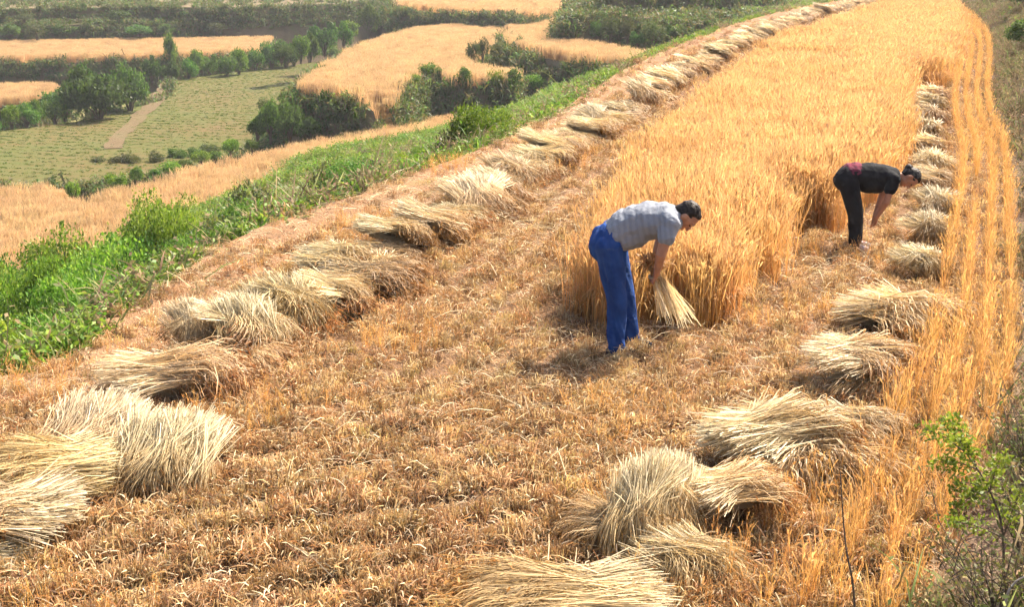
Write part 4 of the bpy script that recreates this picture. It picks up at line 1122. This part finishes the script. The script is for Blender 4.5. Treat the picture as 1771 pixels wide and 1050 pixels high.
# leafy branch
Y0 = 5.15
root = at(1745, 985, Y0); root[2] = ground_under(root) - .05
r = np.random.default_rng(44)
e = empty('leafy_sapling', tuple(root))
stems, tips = [], []
main = catmull([root, at(1735, 930, Y0), at(1712, 850, Y0), at(1675, 790, Y0 + .05), at(1640, 745, Y0 + .05)], 6)
stems.append((main, .007))
for st, en in (((1712, 850), (1650, 880)), ((1712, 850), (1648, 835)), ((1690, 812), (1665, 755)), ((1735, 930), (1635, 900)), ((1668, 782), (1598, 742)), ((1668, 782), (1640, 722)), ((1712, 850), (1730, 790)), ((1735, 930), (1765, 850)), ((1690, 812), (1620, 800))):
    a, b = at(*st, Y0), at(*en, Y0 + r.uniform(-.15, .15))
    stems.append((catmull([a, a * .5 + b * .5 + [0, 0, .015], b], 5), .0035))
V, Fq, oo = [], [], 0
for c, rad in stems:
    v, f = tube(c - root, np.linspace(rad, rad * .35, len(c)), 5); V.append(v); Fq.append(f + oo); oo += len(v)
link('stem', mesh_np('stem', np.vstack(V), np.vstack(Fq), None, True), M_TWIG, e)
lp = []
for c, rad in stems:
    m = len(c); i0 = int(m * .35)
    for q in range(150):
        lp.append(c[r.integers(i0, m)] - root + r.normal(0, .022, 3))
lp = np.array(lp); n = len(lp); dd = unit(r.normal(0, 1, (n, 3)) + [0, 0, .2]); l = r.uniform(.014, .027, n)[:, None]
P = np.stack([lp, lp + dd * l * .5, lp + dd * l], 1)
cols = np.array([(.22, .33, .05), (.28, .37, .07), (.16, .26, .04)])[r.integers(0, 3, n)]
link('foliage', mesh_np('foliage', *ribbons(P, np.tile([.25, .42, .05], (n, 1)) * l * .7, unit(np.cross(dd, r.normal(0, 1, (n, 3)))), np.repeat(cols[:, None], 3, 1))), M_LEAF, e)
tag(e, 'bright green leafy sapling leaning in from the lower right', 'sapling')
# twiggy half-bare bushes in the corner
def twig_bush(seed, base, h, spread, label, nst=26, mat=M_TWIG, leafn=500, cols=((.13, .16, .05), (.17, .17, .07))):
    r = np.random.default_rng(seed); e = empty('twiggy_bush', tuple(base)); V, Fq, oo, tp = [], [], 0, []
    for _ in range(nst):
        t = np.array([r.normal(0, spread), r.normal(0, spread * .7), h * r.uniform(.5, 1)])
        c = catmull([(0, 0, -.05), t * [.3, .3, .45] + r.normal(0, .02, 3), t], 4)
        v, f = tube(c, np.linspace(.006, .0015, len(c)), 4); V.append(v); Fq.append(f + oo); oo += len(v); tp.append(c)
        for _b in range(3):
            a = c[r.integers(3, len(c))]; b = a + r.normal(0, .09, 3) + [0, 0, .08]
            v, f = tube([a, (a + b) / 2 + r.normal(0, .01, 3), b], [.0028, .002, .001], 4); V.append(v); Fq.append(f + oo); oo += len(v); tp.append(np.array([a, (a + b) / 2, b]))
    link('stem', mesh_np('stem', np.vstack(V), np.vstack(Fq), None, True), mat, e)
    lp = np.array([tp[r.integers(0, len(tp))][-1 - r.integers(0, 2)] + r.normal(0, .02, 3) for _ in range(leafn)])
    n = len(lp); dd = unit(r.normal(0, 1, (n, 3))); l = r.uniform(.012, .03, n)[:, None]
    P = np.stack([lp, lp + dd * l * .5, lp + dd * l], 1); cc = np.array(cols)[r.integers(0, len(cols), n)]
    link('foliage', mesh_np('foliage', *ribbons(P, np.tile([.2, .35, .05], (n, 1)) * l * .7, unit(np.cross(dd, r.normal(0, 1, (n, 3)))), np.repeat(cc[:, None], 3, 1))), M_LEAF, e)
    return tag(e, label, 'bush', 'twiggy bushes in the lower right corner')
for j, (px, py, y, h, lab) in enumerate([(1725, 1060, 4.7, .55, 'grey twiggy bush in the bottom right corner'), (1660, 1080, 4.6, .30, 'low olive twiggy bush left of the corner bush'), (1775, 960, 5.6, .6, 'twiggy bush at the right edge behind the leafy sapling'), (1770, 830, 7.0, .5, 'sparse twiggy bush at the right edge beside the wheat rows')]):
    b = at(px, py, y); b[2] = ground_under(b)
    twig_bush(200 + j, b, h, .17, lab)
c = catmull([at(1735, 1075, 4.4), at(1742, 1030, 4.4), at(1756, 1008, 4.4), at(1772, 998, 4.4)], 5)
c[0, 2] = ground_under(c[0])
tag(link('pale_twig', mesh_np('pale_twig', *tube(c, np.linspace(.006, .003, len(c)), 6), None, True), M_PALETWIG), 'pale curved dead twig in the bottom right corner', 'twig')

# ------------------------------------------------------------------ the air
hm = bpy.data.materials.new('haze'); hm.use_nodes = True
hn = hm.node_tree
hn.nodes.remove(hn.nodes['Principled BSDF'])
pv = hn.nodes.new('ShaderNodeVolumePrincipled')
pv.inputs['Color'].default_value = (.92, .95, 1.0, 1); pv.inputs['Density'].default_value = .0004; pv.inputs['Anisotropy'].default_value = .2
hn.links.new(pv.outputs[0], hn.nodes['Material Output'].inputs['Volume'])
x0, x1, z0, z1 = -1520, 1520, -11, 6.0
V = np.array([(x, y, z) for z in (z0, z1) for y in (x0, x1) for x in (x0, x1)])
o = link('haze', mesh_np('haze', V, np.array([(0, 2, 3, 1), (4, 5, 7, 6), (0, 1, 5, 4), (2, 6, 7, 3), (0, 4, 6, 2), (1, 3, 7, 5)])), hm)
tag(o, 'pale summer haze over the valley', 'haze', kind='stuff')
